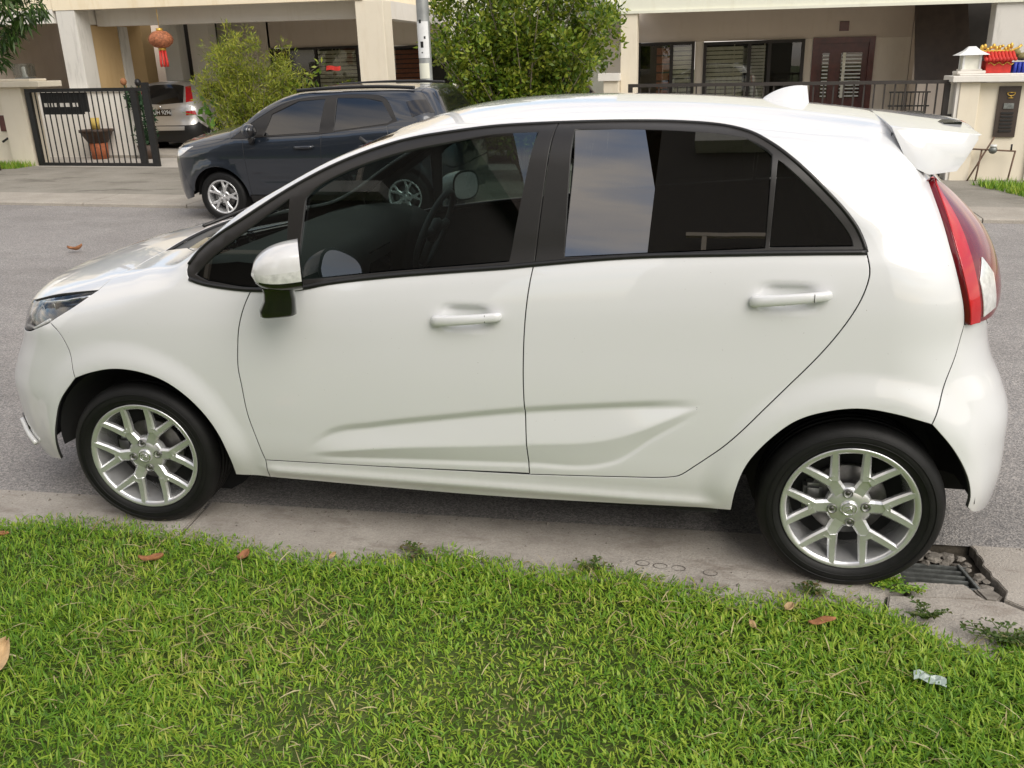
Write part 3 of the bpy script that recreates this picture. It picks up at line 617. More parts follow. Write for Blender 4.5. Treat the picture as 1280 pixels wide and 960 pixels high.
    rr = loop(belt_r, rev(dlo_top[10:]), [dlo_top[10], bB])
    gq = [loop(*[[C[k][i], C[k][(i + 1) % len(C[k])]] for i in range(len(C[k]))]) for k in ('g_fq',)]
    def poly(k, groups):
        q = C[k]; return loop(*[[q[i % len(q)] for i in g] for g in groups])
    gfq = poly('g_fq', [(0, 1, 2, 3), (3, 4), (4, 5, 6), (6, 0)]); gfd = poly('g_fd', [(0, 1, 2, 3, 4, 5, 6), (6, 7), (7, 8, 9, 10), (10, 0)])
    grd = poly('g_rd', [(0, 1, 2, 3, 4, 5), (5, 6), (6, 7), (7, 0)]); grq = poly('g_rq', [(0, 1, 2, 3, 4), (4, 5), (5, 0)])
    S.panel('front_window_frame', fr, SATIN, root, holes=[gfq, gfd], off=.0005, res=.03, mirror=True, flange=.012, back=CABIN_GAP)
    S.panel('rear_window_frame', rr, SATIN, root, holes=[grd, grq], off=.0005, res=.03, mirror=True, flange=.012, back=CABIN_GAP)
    for nm, q, gm in (('front_quarter_glass', gfq, GL_F), ('front_window', gfd, GL_F), ('rear_window', grd, GL_R), ('rear_quarter_glass', grq, GL_R)):
        S.glass(nm, q, gm, root)
    # belt and roof seals: thin gloss beads
    for sg in (1, -1):
        for nm, q, r, o_ in (('belt_seal', spl(dlo_bot[1:4] + belt_f + belt_r[1:]), .0085, .000), ('roof_seal', spl(dlo_top[1:]), .006, .001)):
            p = S.project(q); n = S.grad(p); p = (p - n * o_) * [1, sg, 1]; m = MB(); m.tube([tuple(t) for t in p], r, 8); m.build(nm, TRIM, root)
    # ---- handles
    for (x0, z0, x1, z1), dn in (((1.176, .858, 1.411, .880), 'front_door'), ((2.158, .950, 2.387, .974), 'rear_door')):
        for sg, door in ((1, doors[dn][0]), (-1, doors[dn][1])):
            L = x1 - x0; V = []; F = []; n = 24; m = 12
            for i in range(n + 1):
                f = .5 - .5 * math.cos(math.pi * i / n); x = x0 + L * f; zc = z0 + (z1 - z0) * f; hh = .0180 * (1 - .22 * f) * min(1, (1 - abs(2 * f - 1) ** 22) ** .5 + .02); dp = .013 * min(1, (1 - abs(2 * f - 1) ** 10) ** .5 + .05)
                base = .872 + .013 * (1 - (2 * f - 1) ** 2) if dn == 'front_door' else .870 + .013 * (1 - (2 * f - 1) ** 2)
                for k in range(m):
                    w = 2 * math.pi * k / m; c_, s_ = math.cos(w), math.sin(w)
                    V.append((x, -(base + dp * math.copysign(abs(c_) ** .7, c_)) * sg, zc + hh * math.copysign(abs(s_) ** .6, s_)))
            for i in range(n):
                for k in range(m): F.append((i * m + k, i * m + (k + 1) % m, (i + 1) * m + (k + 1) % m, (i + 1) * m + k))
            F += [tuple(range(m)), tuple(range(n * m, n * m + m))]
            ho = MB().add(V, F, True).build('door_handle', WHITE, door)
            g = MB(); xs = x0 + L * .78; g.box((xs - .0008, -.893 * sg if sg > 0 else .872, z0 + (z1 - z0) * .78 - .012), (xs + .0008, -.872 * sg if sg > 0 else .8985, z0 + (z1 - z0) * .78 + .012)); g.build('handle_seam', TRIM, ho)
    # ---- door mirrors
    for sg in (1, -1):
        mr = bpy.data.objects.new('door_mirror', None); link(mr); mr.parent = root; mr.location = (.785, -.955 * sg, 1.045); mr.rotation_euler = (0, 0, math.radians(26 * sg))
        n, m = 14, 40; V = []; bands = []
        for i in range(n + 1):
            f = i / n; x = -.150 * f; s_ = (1 - f ** 2.6) ** .5 if i < n else .02
            for k in range(m):
                w = 2 * math.pi * k / m; c_, q = math.cos(w), math.sin(w); yy = .098 * math.copysign(abs(c_) ** .72, c_); zz = (.078 if q > 0 else .066) * math.copysign(abs(q) ** .75, q)
                V.append((x, (yy * (.25 + .75 * s_)) * sg, zz * s_ - .012 * f * (1 - 0) + (.006 if q > 0 else 0)))
        parts = {'mirror_cover': ([], WHITE), 'turn_signal': ([], CLEARL), 'mirror_base_shell': ([], PIANO)}
        for i in range(n):
            for k in range(m):
                q = (i * m + k, i * m + (k + 1) % m, (i + 1) * m + (k + 1) % m, (i + 1) * m + k); zm = sum(V[t][2] for t in q) / 4
                zc = -.002
                key = 'mirror_cover' if zm > zc else ('turn_signal' if zm > -.027 else 'mirror_base_shell'); parts[key][0].append(q)
        for key, (fs, mt) in parts.items():
            used = sorted({t for q in fs for t in q}); mp_ = {t: i for i, t in enumerate(used)}
            mesh_obj(key, [V[t] for t in used], [tuple(mp_[t] for t in q) for q in fs], mt, mr, smooth=True)
        g = MB(); g.add([(v[0] + .001, v[1] * .99, v[2] * .99) for v in V[:m]], [tuple(range(m))]); g.build('mirror_rim', TRIM, mr)
        g = MB(); g.add([(v[0] + .004, v[1] * .90, v[2] * .88) for v in V[:m]], [tuple(range(m))]); g.build('mirror_glass', MIRRORM, mr)
        st = MB(); Vv = []; st_n = 16
        for t, (yo, z, sx, sy) in enumerate(((.0, -.055, .050, .05), (.01, -.075, .048, .05), (.022, -.10, .050, .052), (.035, -.135, .058, .055), (.038, -.153, .058, .052), (.04, -.158, .050, .045))):
            for k in range(st_n):
                w = 2 * math.pi * k / st_n; c_, q = math.cos(w), math.sin(w)
                Vv.append((-.075 - .010 * (t > 2) + sx * math.copysign(abs(c_) ** .5, c_), (yo + sy * math.copysign(abs(q) ** .5, q)) * sg, z))
        st.add(Vv, [(i * st_n + k, i * st_n + (k + 1) % st_n, (i + 1) * st_n + (k + 1) % st_n, (i + 1) * st_n + k) for i in range(5) for k in range(st_n)] + [tuple(range(5 * st_n, 6 * st_n))], True); st.build('mirror_stalk', PIANO, mr)
    # ---- roof fin
    V = []; F = []; n = 12
    for i in range(n + 1):
        f = i / n; x = 2.185 + .165 * f; h = .062 * (1 - (1 - f) ** 2.2) ** .9 + .001; zt = float(SK.T0(x)) - .006; w_ = .030 * (.35 + .65 * math.sin(math.pi * min(.80, f * .9 + .05)))
        for (yy, hh) in ((-1, 0), (-.72, .3), (-.35, .8), (-.12, 1), (.12, 1), (.35, .8), (.72, .3), (1, 0)): V.append((x - .010 * hh * (f > .9), yy * w_, zt + h * hh))
    for i in range(n):
        for k in range(7): F.append((i * 8 + k, i * 8 + k + 1, (i + 1) * 8 + k + 1, (i + 1) * 8 + k))
    F.append(tuple(range(n * 8, n * 8 + 8))); F.append(tuple(range(8))[::-1])
    MB().add(V, F, True).build('roof_antenna', WHITE, root)
    # ---- dark inner shell, floor, wheel wells
    S.panel('door_trim', loop(belt_f, belt_r, rev(rd), rev(db), rev(fd)), CABIN_GAP, root, off=.07, res=.08, flange=0, mirror=True)
    S.panel('headliner', loop(roofc, ditch, [(2.56, -.51, 1.395), (2.61, 0, 1.43)], [(2.61, 0, 1.43), (.90, 0, 1.43)]), LINER, root, half=True, off=.035, res=.1, flange=0)
    m = MB(); m.box((.40, -.77, .20), (2.10, .77, .30)); m.box((-.60, -.5, .19), (.40, .5, .32)); m.box((2.10, -.5, .22), (2.95, .5, .36)); m.build('floor_pan', DARKIN, root)
    for cx in (0.0, 2.5):
        for sg in (1, -1):
            m = MB(); V = []; n = 24
            for k in range(n + 1):
                a = math.radians(4 + 172 * k / n); c_, s_ = math.cos(a), math.sin(a)
                ox = cx + (.02 if cx == 0 else 0); yb = abs(float(S.project([(ox + .372 * c_, -.82, .275 + .372 * s_)])[0][1])) - .014
                for Y, r in ((yb, .372), (.56, .36), (.50, .30)): V.append((ox + r * c_, -Y * sg, .275 + r * s_))
            m.add(V, [(k * 3 + j, k * 3 + j + 1, k * 3 + j + 4, k * 3 + j + 3) for k in range(n) for j in range(2)], True); m.prism([(cx + .31 * math.cos(t * .3), .275 + .31 * math.sin(t * .3)) for t in range(21)], -.51 * sg, -.49 * sg, 'xz'); m.build('wheel_well', DARKIN, root)
    make_wheel(root, (0, -.835, .28), .102, 1); make_wheel(root, (2.5, -.835, .28), 0, 1)
    make_wheel(root, (0, .835, .28), .102, -1); make_wheel(root, (2.5, .835, .28), 0, -1)
    # ---- cabin
    m = MB(); V = []; n = 20
    prof = [(.22, .98), (.42, 1.00), (.60, .985), (.66, .955), (.68, .90), (.66, .80), (.58, .60), (.40, .45)]
    for j in range(n + 1):
        y = -.70 + 1.40 * j / n; hump = .035 * math.exp(-((y - .36) / .20) ** 2)
        for x, z in prof: V.append((x, y, z + hump * (1 if .35 < x < .67 else 0)))
    k = len(prof); m.add(V, [(j * k + i, j * k + i + 1, (j + 1) * k + i + 1, (j + 1) * k + i) for j in range(n) for i in range(k - 1)], True); m.build('dashboard', CABIN_GAP, root)
    m = MB(); m.box((.655, -.13, .80), (.675, .13, .93), .01); m.build('centre_screen', PIANO, root)
    m = MB(); m.box((.60, -.11, .35), (1.35, .11, .56), .03); m.build('centre_console', CABIN_GAP, root)
    sw = MB(); sw.lathe([(.185 + .014 * math.cos(t * math.pi / 4), .014 * math.sin(t * math.pi / 4)) for t in range(8)], n=36, axis='x', close=True); sw.tube([(0, -.18, .01), (0, 0, 0), (0, .18, .01)], .018, 8); sw.tube([(0, 0, 0), (0, 0, -.18)], .018, 8); sw.lathe([(0, -.02), (.05, -.02), (.06, 0), (.05, .02), (0, .02)], n=20, axis='x')
    so = sw.build('steering_wheel', plain('wheel_leather', (.10, .105, .11), .5), root, (.80, .36, .93)); so.rotation_euler = (0, math.radians(24), 0)
    def seat(cx, cy, wd, bench=False):
        o = MB(); h = wd / 2
        o.box((cx - .28, cy - h, .42), (cx + .26, cy + h, .58), .06); R_ = Matrix.Translation((cx + .22, cy, .55)) @ Matrix.Rotation(math.radians(14), 4, 'Y'); o.box((-.07, -h, 0), (.07, h, .60), .055, R_)
        so = o.build('rear_bench' if bench else 'front_seat', SEAT, root)
        for hy in ((cy,) if not bench else (cy - .38, cy, cy + .38)):
            q = MB(); q.box((.0, -.13, .63), (.09, .13, .82), .04, Matrix.Translation((cx + .22, hy, .55)) @ Matrix.Rotation(math.radians(14), 4, 'Y')); q.tube([(cx + .40, hy - .05, 1.10), (cx + .41, hy - .05, 1.20)], .006); q.tube([(cx + .40, hy + .05, 1.10), (cx + .41, hy + .05, 1.20)], .006); q.build('headrest', SEAT, so)
    seat(1.20, -.36, .50); seat(1.20, .36, .50); seat(2.02, 0, 1.24, True)
    m = MB(); m.box((.62, -.05, 1.27), (.65, .18, 1.335), .012); m.tube([(.64, .06, 1.33), (.60, .06, 1.36)], .008); m.build('rear_view_mirror', CABIN_GAP, root)
    return root
HATCH = make_hatchback()
# ------------------------------------------------------------------ ground materials
def ground_mat(name, stops, sc=4., fine=90., rough=.92, bump=.5, dist=.004, stain=None, speck=None):
    n = N(name); a = n.noise(sc, 8, .65); f = n.noise(fine, 3, .7)
    col = n.ramp(a, stops); g = n.ramp(f, [(.30, (.45, .45, .45)), (.70, (1.0, 1.0, 1.0))]); col = n.mix(.55, col, g, 'MULTIPLY')
    if stain:
        s_ = n.noise(stain[0], 5, .7, sc=(1, 2.5, 1)); col = n.mix(n.ramp(s_, [(stain[1], (0, 0, 0)), (stain[1] + .16, (1, 1, 1))]), col, stain[2])
    if speck:
        v = n.new('ShaderNodeTexVoronoi', Scale=speck[0]); n.link(n.coord(), v.inputs['Vector']); w = n.new('ShaderNodeSeparateColor'); n.link(v.outputs['Color'], w.inputs[0])
        col = n.mix(.75, col, n.ramp(w.outputs[0], [(.0, speck[1]), (.5, speck[2]), (1., speck[3])]), 'MULTIPLY'); n.bump(v.outputs['Distance'], .7, .004)
    else: n.bump(f, bump, dist)
    n.set(Base_Color=col, Roughness=rough); n.b.inputs['Specular IOR Level'].default_value = .3
    return n.m
ASPH = ground_mat('asphalt', [(.25, (.29, .275, .265)), (.75, (.40, .385, .37))], .9, 160, .85, stain=(.45, .50, (.24, .23, .22)), speck=(170., (.45, .45, .46), (.9, .9, .9), (1.55, 1.5, 1.45)))
CONC = ground_mat('pale_concrete', [(.2, (.34, .31, .27)), (.5, (.48, .44, .39)), (.8, (.60, .56, .50))], 4.5, 140, bump=1.0, dist=.006, stain=(3.0, .54, (.27, .235, .20)))
CONCD = ground_mat('driveway_concrete', [(.2, (.20, .185, .155)), (.5, (.30, .28, .24)), (.8, (.38, .355, .31))], 1.3, 60, stain=(.8, .54, (.13, .12, .10)))
CONCK = ground_mat('kerb_concrete', [(.2, (.34, .31, .265)), (.8, (.50, .46, .40))], 2.5, 70, stain=(1.4, .60, (.25, .22, .19)))
SOIL = ground_mat('lawn_soil', [(.3, (.050, .085, .014)), (.55, (.095, .135, .028)), (.85, (.17, .155, .07))], 6, 150, bump=.8, dist=.01)
LAWNF = ground_mat('distant_lawn', [(.3, (.075, .10, .035)), (.7, (.13, .16, .06))], 5, 120, bump=1, dist=.02)
RUBBLE = ground_mat('rubble_grey', [(.3, (.14, .125, .105)), (.7, (.36, .33, .29))], 18, 150)
PITM = ground_mat('pit_dirt', [(.3, (.03, .026, .02)), (.7, (.10, .085, .065))], 20, 150)
GALV = plain('galvanised_steel', (.20, .21, .20), .5, .7, var=.35, scale=35)
RUSTB = plain('rusty_pipe', (.16, .10, .07), .7, .3, var=.3, scale=25)
def leafmat(name, stops, rough=.5, trans=.35, big=1.2):
    n = N(name); g = n.new('ShaderNodeNewGeometry'); a = n.noise(big, 4, .6); f = n.new('ShaderNodeMath', operation='MULTIPLY_ADD'); n.link(a, f.inputs[0]); f.inputs[1].default_value = .9
    sub = n.new('ShaderNodeMath', operation='ADD'); n.link(g.outputs['Random Per Island'], sub.inputs[0]); n.link(a, sub.inputs[1]); mul = n.new('ShaderNodeMath', operation='MULTIPLY'); n.link(sub.outputs[0], mul.inputs[0]); mul.inputs[1].default_value = .5
    c = n.ramp(mul.outputs[0], stops); n.set(Base_Color=c, Roughness=rough); n.b.inputs['Specular IOR Level'].default_value = .35
    t = n.new('ShaderNodeBsdfTranslucent'); n.link(c, t.inputs[0]); mx = n.new('ShaderNodeMixShader'); mx.inputs[0].default_value = trans
    n.link(n.b.outputs[0], mx.inputs[1]); n.link(t.outputs[0], mx.inputs[2]); n.link(mx.outputs[0], n.out.inputs[0]); return n.m
GRASSM = leafmat('grass_blade', [(.16, (.065, .165, .015)), (.34, (.135, .285, .024)), (.52, (.235, .40, .034)), (.70, (.36, .48, .055)), (.84, (.50, .50, .11)), (.96, (.60, .52, .22))], .42, .30, 1.6)
STRAWM = leafmat('dry_grass', [(.3, (.26, .22, .09)), (.6, (.44, .38, .18)), (.8, (.58, .52, .30))], .7, .2)
WEEDM = leafmat('weed_leaf', [(.3, (.05, .10, .015)), (.6, (.10, .15, .03)), (.8, (.16, .10, .05))], .5, .3)
DRYL = plain('dry_leaf_brown', (.30, .13, .055), .75, var=.35, scale=40); DRYT = plain('dry_leaf_tan', (.42, .29, .15), .75, var=.35, scale=30)
# ------------------------------------------------------------------ street surfaces
def sheet(name, x0, x1, y0, y1, mat, dz=0., ny=None, label=None, hole=None):
    ny = ny or max(1, int((y1 - y0) / .5)); V = []; F = []
    for j in range(ny + 1):
        y = y0 + (y1 - y0) * j / ny
        for x in (x0, x1): V.append((x, y, G(x, y) + dz))
    F = [(2 * j, 2 * j + 1, 2 * j + 3, 2 * j + 2) for j in range(ny)]
    return struct(mesh_obj(name, V, F, mat), label)
sheet('ground', -220, 220, -220, 220, LAWNF, -.45, 8)
jn = lambda x: -.641 + .051 * x                       # joint between the gutter strip and the asphalt
V = []; xs = [-45, -8, -4, -2, 0, 2.70, 2.99, 3.2, 5, 9, 45]
ysr = [None, -.42, 0, .5, 1, 1.5, 2, 2.5, 3, 3.5, 4, 4.5, 5, 5.5, 6, 6.61]
for x in xs:
    for y in ysr:
        yy = min(max(jn(x), -1.2), -.43) - (.0 if 2.70 <= x <= 2.99 else .06) if y is None else y
        V.append((x, yy, G(x, yy)))
k = len(ysr); struct(mesh_obj('road', V, [(i * k + j, (i + 1) * k + j, (i + 1) * k + j + 1, i * k + j + 1) for i in range(len(xs) - 1) for j in range(k - 1)], ASPH))
strip = bpy.data.objects.new('gutter_strip', None); link(strip); struct(strip)
EDGE = [(-6, -.95), (-.611, -.947), (-.444, -.885), (-.245, -.864), (-.04, -.854), (.147, -.878), (.361, -.902), (.511, -.94), (.739, -.962), (.88, -.936), (1.076, -.901), (1.177, -.845), (1.362, -.883), (1.538, -.915), (1.695, -.871), (1.859, -.892), (2.018, -.927), (2.17, -.956), (2.318, -.933), (2.467, -.892), (2.606, -.921), (2.665, -.988), (2.723, -1.039), (2.795, -1.112), (2.869, -1.109), (2.94, -1.038), (2.99, -1.009), (3.3, -1.0), (6, -1.0), (40, -1.0)]
def edge_y(x): return float(np.interp(x, [e[0] for e in EDGE], [e[1] for e in EDGE]))
def rough(poly, i0, i1, a=.007, step=.018):
    R = random.Random(5); out = []
    for i in range(len(poly)):
        out.append(poly[i]); p, q = poly[i], poly[(i + 1) % len(poly)]
        if i0 <= i < i1:
            n = max(1, int(math.hypot(q[0] - p[0], q[1] - p[1]) / step))
            for k in range(1, n): out.append((p[0] + (q[0] - p[0]) * k / n + R.uniform(-a, a), p[1] + (q[1] - p[1]) * k / n + R.uniform(-a, a)))
    return out
def slab(poly, z1=.004, z0=-.09, name='slab', mat=None, parent=None, bev=.006):
    m = MB(); m.prism(poly, z0, z1); o = m.build(name, mat or CONC, parent or strip)
    bm = bmesh.new(); bm.from_mesh(o.data); es = [e for e in bm.edges if all(v.co.z > z1 - 1e-4 for v in e.verts)]; bmesh.ops.bevel(bm, geom=es, offset=bev, segments=2, affect='EDGES'); bm.to_mesh(o.data); bm.free(); return o
def front(x0, x1): return [(x, edge_y(x) - .07) for x in np.linspace(x0, x1, max(2, int((x1 - x0) / .06)))]
def q4(x0, x1): return front(x0, x1) + [(x1, jn(x1)), (x0, jn(x0))]
cuts = [-40, -22, -12, -6, -4.3, -2.75, -1.2]
for a, b in zip(cuts[:-1], cuts[1:]): slab(q4(a + .004, b - .004) if a > -4 else front(a + .004, b - .004) + [(b - .004, max(jn(b), -.86)), (a + .004, max(jn(a), -.86))])
slab(front(-1.196, .150) + [(.112, jn(.112)), (-1.196, jn(-1.196))]); slab(front(.158, 2.60) + [(2.63, -.86), (2.70, -.80), (2.70, jn(2.70)), (.120, jn(.12))])
slab(front(2.61, 3.06) + [(3.06, -.90), (2.975, -.832), (2.93, -.832), (2.64, -.858)], .003)                     # low broken slab in front of the drain
slab(rough([(2.962, jn(2.962)), (2.970, -.55), (2.978, -.60), (2.974, -.64), (2.980, -.69), (2.995, -.735), (3.005, -.775), (2.985, -.825), (3.068, -.892)] + front(3.11, 4.4) + [(4.4, jn(4.4))], 0, 7), .006, bev=.003)
slab(rough([(2.71, -.762), (2.80, -.750), (2.885, -.742), (2.905, -.775), (2.93, -.822), (2.71, -.85)], 0, 4, .004), -.002, bev=.003)
for a, b in ((4.41, 6.3), (6.31, 12), (12.01, 40)): slab(front(a, b) + [(b, -.42), (a, -.42)])
# broken drain: pit, rubble, steel grate
pit = MB(); pit.add([(2.66, -.90, -.060), (3.06, -.90, -.060), (3.06, -.40, -.028), (2.66, -.40, -.028)], [(0, 1, 2, 3)]); pit.add([(2.69, jn(2.7) + .012, .0), (3.0, jn(3.0) + .012, .0), (3.0, jn(3) - .01, -.09), (2.69, jn(2.7) - .01, -.09)], [(0, 1, 2, 3)]); pit.build('drain_pit', PITM, strip)
rbl = random.Random(4)
def stone(c, r, name, mat, parent):
    m = MB(); m.sphere((0, 0, 0), 1, 7, 5); o = m.build(name, mat, parent)
    for v in o.data.vertices:
        d = 1 + rbl.uniform(-.3, .25); v.co = Vector((v.co.x * r * d * 1.3, v.co.y * r * d, v.co.z * r * .6 * d))
    o.data.polygons.foreach_set('use_smooth', [False] * len(o.data.polygons)); o.location = c; o.rotation_euler = (0, 0, rbl.uniform(0, 6)); return o
for (x, y, r) in ((2.80, -.545, .024), (2.845, -.535, .021), (2.885, -.532, .020), (2.77, -.575, .022), (2.83, -.572, .022), (2.875, -.565, .022), (2.92, -.55, .014), (2.935, -.585, .013), (2.80, -.60, .016), (2.90, -.60, .016), (2.95, -.665, .020), (2.93, -.705, .012), (2.955, -.735, .018), (2.73, -.56, .018), (2.74, -.60, .02), (2.86, -.60, .013), (2.925, -.63, .011), (2.965, -.70, .012)):
    stone((x, y, -.012 - rbl.uniform(0, .012)), r, 'rubble_stone', RUBBLE, strip)
slab([(2.915, -.757), (2.965, -.742), (2.992, -.785), (2.968, -.822), (2.935, -.818)], -.006, -.08, 'slab', RUBBLE)
gt = thing('drain_grate', (2.80, -.69, -.03), 'rusty steel drain grate in the broken hole behind the rear wheel', 'drain grate')
for i in range(5):
    m = MB(); y = -.045 + .030 * i; m.box((-.13 + .004 * i, y - .005, -.016), (.105 + .006 * i, y + .005, .016), .002); m.build('grate_bar', GALV, gt)
m = MB(); m.box((-.006, -.085, -.016), (.006, .085, .022), .002, Matrix.Translation((.118, 0, 0)) @ Matrix.Rotation(math.radians(12), 4, 'Z')); m.build('grate_frame', GALV, gt)
m = MB(); m.box((-.13, -.068, -.016), (.13, -.056, .018), .002); m.build('grate_frame', GALV, gt)
V = []; F = []; R = random.Random(12)
for i in range(420):                                     # loose grit gathered along the joint and the kerb
    x = R.uniform(-1.2, 3.6); near = R.random() < .6; y = jn(x) + R.gauss(-.02, .035) if near else R.uniform(edge_y(x), jn(x)); r = R.uniform(.0015, .005) if R.random() < .93 else R.uniform(.005, .010); b = len(V); z = .005 + r * .5
    if 2.68 < x < 3.0 and y > -.86: continue
    a = R.uniform(0, 6.28); V += [(x + r * math.cos(a + k * 2.09) * R.uniform(.7, 1.2), y + r * math.sin(a + k * 2.09), z - r * .5) for k in range(3)] + [(x + R.uniform(-.3, .3) * r, y + R.uniform(-.3, .3) * r, z + r * .5)]; F += [(b, b + 1, b + 3), (b + 1, b + 2, b + 3), (b + 2, b, b + 3)]
struct(tag(mesh_obj('grit', V, F, RUBBLE), 'loose grit scattered along the concrete strip under the car', 'grit'), kind='stuff')
ST = plain('stain_ring', (.13, .115, .10), .95, var=.3, scale=60)
for i, (x, y) in enumerate(((1.86, -.808), (1.92, -.815), (1.982, -.819), (2.087, -.831))):
    m = MB(); n = 36
    for kk in range(n):
        a = 2 * math.pi * kk / n; wd = .0012 + .0028 * (.5 + .5 * math.sin(a * 1 + i * 2 + 3.6)); m.v += [(x + (.024 - wd) * math.cos(a), y + (.018 - wd) * math.sin(a), .0062), (x + .024 * math.cos(a), y + .018 * math.sin(a), .0062)]
    m.f = [(2 * q, 2 * q + 1, 2 * ((q + 1) % n) + 1, 2 * ((q + 1) % n)) for q in range(n)]; m.sm = [False] * n; m.build('ring_stain', ST, strip)
# far kerb, driveway apron, plots
kerb = bpy.data.objects.new('far_kerb', None); link(kerb); struct(kerb)
x = -46.
kl = [1.8, 1.5, 2.1, 1.7]; i = 0
while x < 46:
    L = kl[i % 4] if -14 < x < 12 else 8; i += 1; x1 = x + L - .012; m = MB(); zz = .045
    m.add([(x, 6.60, G(x, 6.6) - .2), (x1, 6.60, G(x1, 6.6) - .2), (x1, 6.60, G(x1, 6.6) + zz - .012), (x, 6.60, G(x, 6.6) + zz - .012), (x, 6.615, G(x, 6.6) + zz), (x1, 6.615, G(x1, 6.6) + zz), (x1, 7.37, G(x1, 7.4) + zz + .01), (x, 7.37, G(x, 7.4) + zz + .01), (x, 7.37, G(x, 7.4) - .2), (x1, 7.37, G(x1, 7.4) - .2)], [(0, 1, 2, 3), (3, 2, 5, 4), (4, 5, 6, 7), (7, 6, 9, 8), (0, 3, 4, 7, 8), (1, 9, 6, 5, 2)]); m.build('kerb_slab', CONCK, kerb); x += L
sheet('driveway_apron', -46, 46, 7.372, 10.6, CONCD, .05); PLOT = ground_mat('porch_floor_bounce', [(.2, (.46, .43, .38)), (.8, (.62, .58, .52))], 1.5, 60)  # pale even floor tone put in to bounce light into the porches
sheet('far_plots', -46, 46, 10.6, 40, PLOT, .046)
# near lawn
V = []; F = []; gx = np.concatenate([[-45, -20, -8], np.arange(-4, 7.01, .08), [10, 20, 45]]); gy = np.concatenate([np.array([0., .03, .08]), np.arange(.16, 2.6, .12), [3, 4, 5.5, 7.5, 8.4]])
for xx in gx:
    for dy in gy: V.append((xx, edge_y(xx) - dy, -.012 + .022 * smoothstep(0, .12, dy) + (.012 * math.sin(xx * 3.1 + dy * 2) * math.sin(dy * 4.3 + xx) if 0.1 < dy < 3 else 0)))
k = len(gy); struct(mesh_obj('lawn', V, [(i * k + j, i * k + j + 1, (i + 1) * k + j + 1, (i + 1) * k + j) for i in range(len(gx) - 1) for j in range(k - 1)], SOIL, smooth=True))
def blades(N_, xr, depth, mat, name, lw=(.0028, .0058), ll=(.028, .075), lean=(.3, 1.25), dens=None, parent=None, z0=.004):
    R = RNG; x = R.uniform(xr[0], xr[1], N_); d = R.uniform(0, 1, N_) ** 1.0 * depth - .02
    ey = np.interp(x, [e[0] for e in EDGE], [e[1] for e in EDGE]); y = ey - d + R.normal(0, .012, N_)
    if dens is not None:
        kp = R.uniform(0, 1, N_) < dens(x, y); x, y, d = x[kp], y[kp], d[kp]
    n = len(x); th = R.uniform(0, 2 * np.pi, n); L = R.uniform(*ll, n) * (1 + .35 * np.sin(x * 2.3 + 1) * np.sin(y * 3.1)); w = R.uniform(*lw, n); le = R.uniform(*lean, n)
    up = np.stack([np.cos(th), np.sin(th)], 1); sd = np.stack([-np.sin(th), np.cos(th)], 1); tw = R.normal(0, .5, n)
    z = z0 + .022 * np.clip(d / .12, 0, 1) - .012; P = []
    for s, ww in ((0, .7), (.4, 1.), (.75, .72), (1, 0)):
        h = L * (np.cos(le * .55) * s - .55 * np.sin(le) * s * s * .7); r = L * (np.sin(le * .5) * s + .5 * np.sin(le) * s * s)
        c = np.stack([x + up[:, 0] * r, y + up[:, 1] * r, z + np.maximum(h, .002 + .003 * s)], 1); o = np.stack([sd[:, 0] * w * ww, sd[:, 1] * w * ww, np.sin(tw) * w * ww * .6], 1)
        P += [c - o, c + o] if ww else [c]
    V = np.stack(P, 1).reshape(-1, 3); b = (np.arange(n) * 7)[:, None]
    me = bpy.data.meshes.new(name); F4 = np.concatenate([b + [0, 1, 3, 2], b + [2, 3, 5, 4]]); F3 = b + [4, 5, 6]
    me.vertices.add(len(V)); me.vertices.foreach_set('co', V.ravel()); nl = F4.size + F3.size; me.loops.add(nl); me.loops.foreach_set('vertex_index', np.concatenate([F4.ravel(), F3.ravel()]).astype(np.int32))
    npoly = len(F4) + len(F3); me.polygons.add(npoly); me.polygons.foreach_set('loop_start', np.concatenate([np.arange(len(F4)) * 4, F4.size + np.arange(len(F3)) * 3]).astype(np.int32)); me.update(calc_edges=True); me.validate()
    me.shade_smooth(); me.materials.append(mat); o = bpy.data.objects.new(name, me); link(o); return o
def bare(x, y):
    v = np.zeros_like(x)
    for cx, cy, r, a in ((.85, -1.38, .16, .75), (.62, -1.46, .12, .6), (1.55, -1.35, .13, .5), (1.6, -1.62, .15, .5), (.35, -1.62, .12, .5), (2.15, -1.5, .12, .4), (1.1, -1.75, .15, .4), (.1, -1.25, .10, .4)): v = np.maximum(v, a * np.exp(-((x - cx) ** 2 + (y - cy) ** 2) / r ** 2))
    return v
g1 = blades(120000, (-1.3, 4.1), 1.85, GRASSM, 'lawn_grass', (.0011, .0026), (.016, .046), (.2, 1.4), dens=lambda x, y: 1 - bare(x, y)); struct(tag(g1, 'short fine bright green lawn grass in front of the white car', 'grass'), kind='stuff')
clump = lambda x, y: (1 - bare(x, y)) * np.clip(.45 + .35 * np.sin(x * 5.3 + 2 * np.sin(y * 4)) * np.sin(y * 7.1 + x * 2.2) + .22 * (x - 1.2), .06, 1)
g3 = blades(110000, (-1.3, 4.1), 1.85, GRASSM, 'broad_grass', (.0020, .0044), (.012, .036), (.5, 1.5), dens=clump); struct(tag(g3, 'broader grass blades growing in clumps through the lawn', 'grass'), kind='stuff')
g2 = blades(13000, (-1.3, 4.1), 1.85, STRAWM, 'dry_grass', (.0009, .0022), (.02, .07), (1.2, 1.55), dens=lambda x, y: .18 + .25 * (np.sin(x * 3.7 + y * 5) > .3) + 1.2 * bare(x, y), z0=.010); struct(tag(g2, 'pale dry straw lying between the lawn blades', 'dry grass'), kind='stuff')
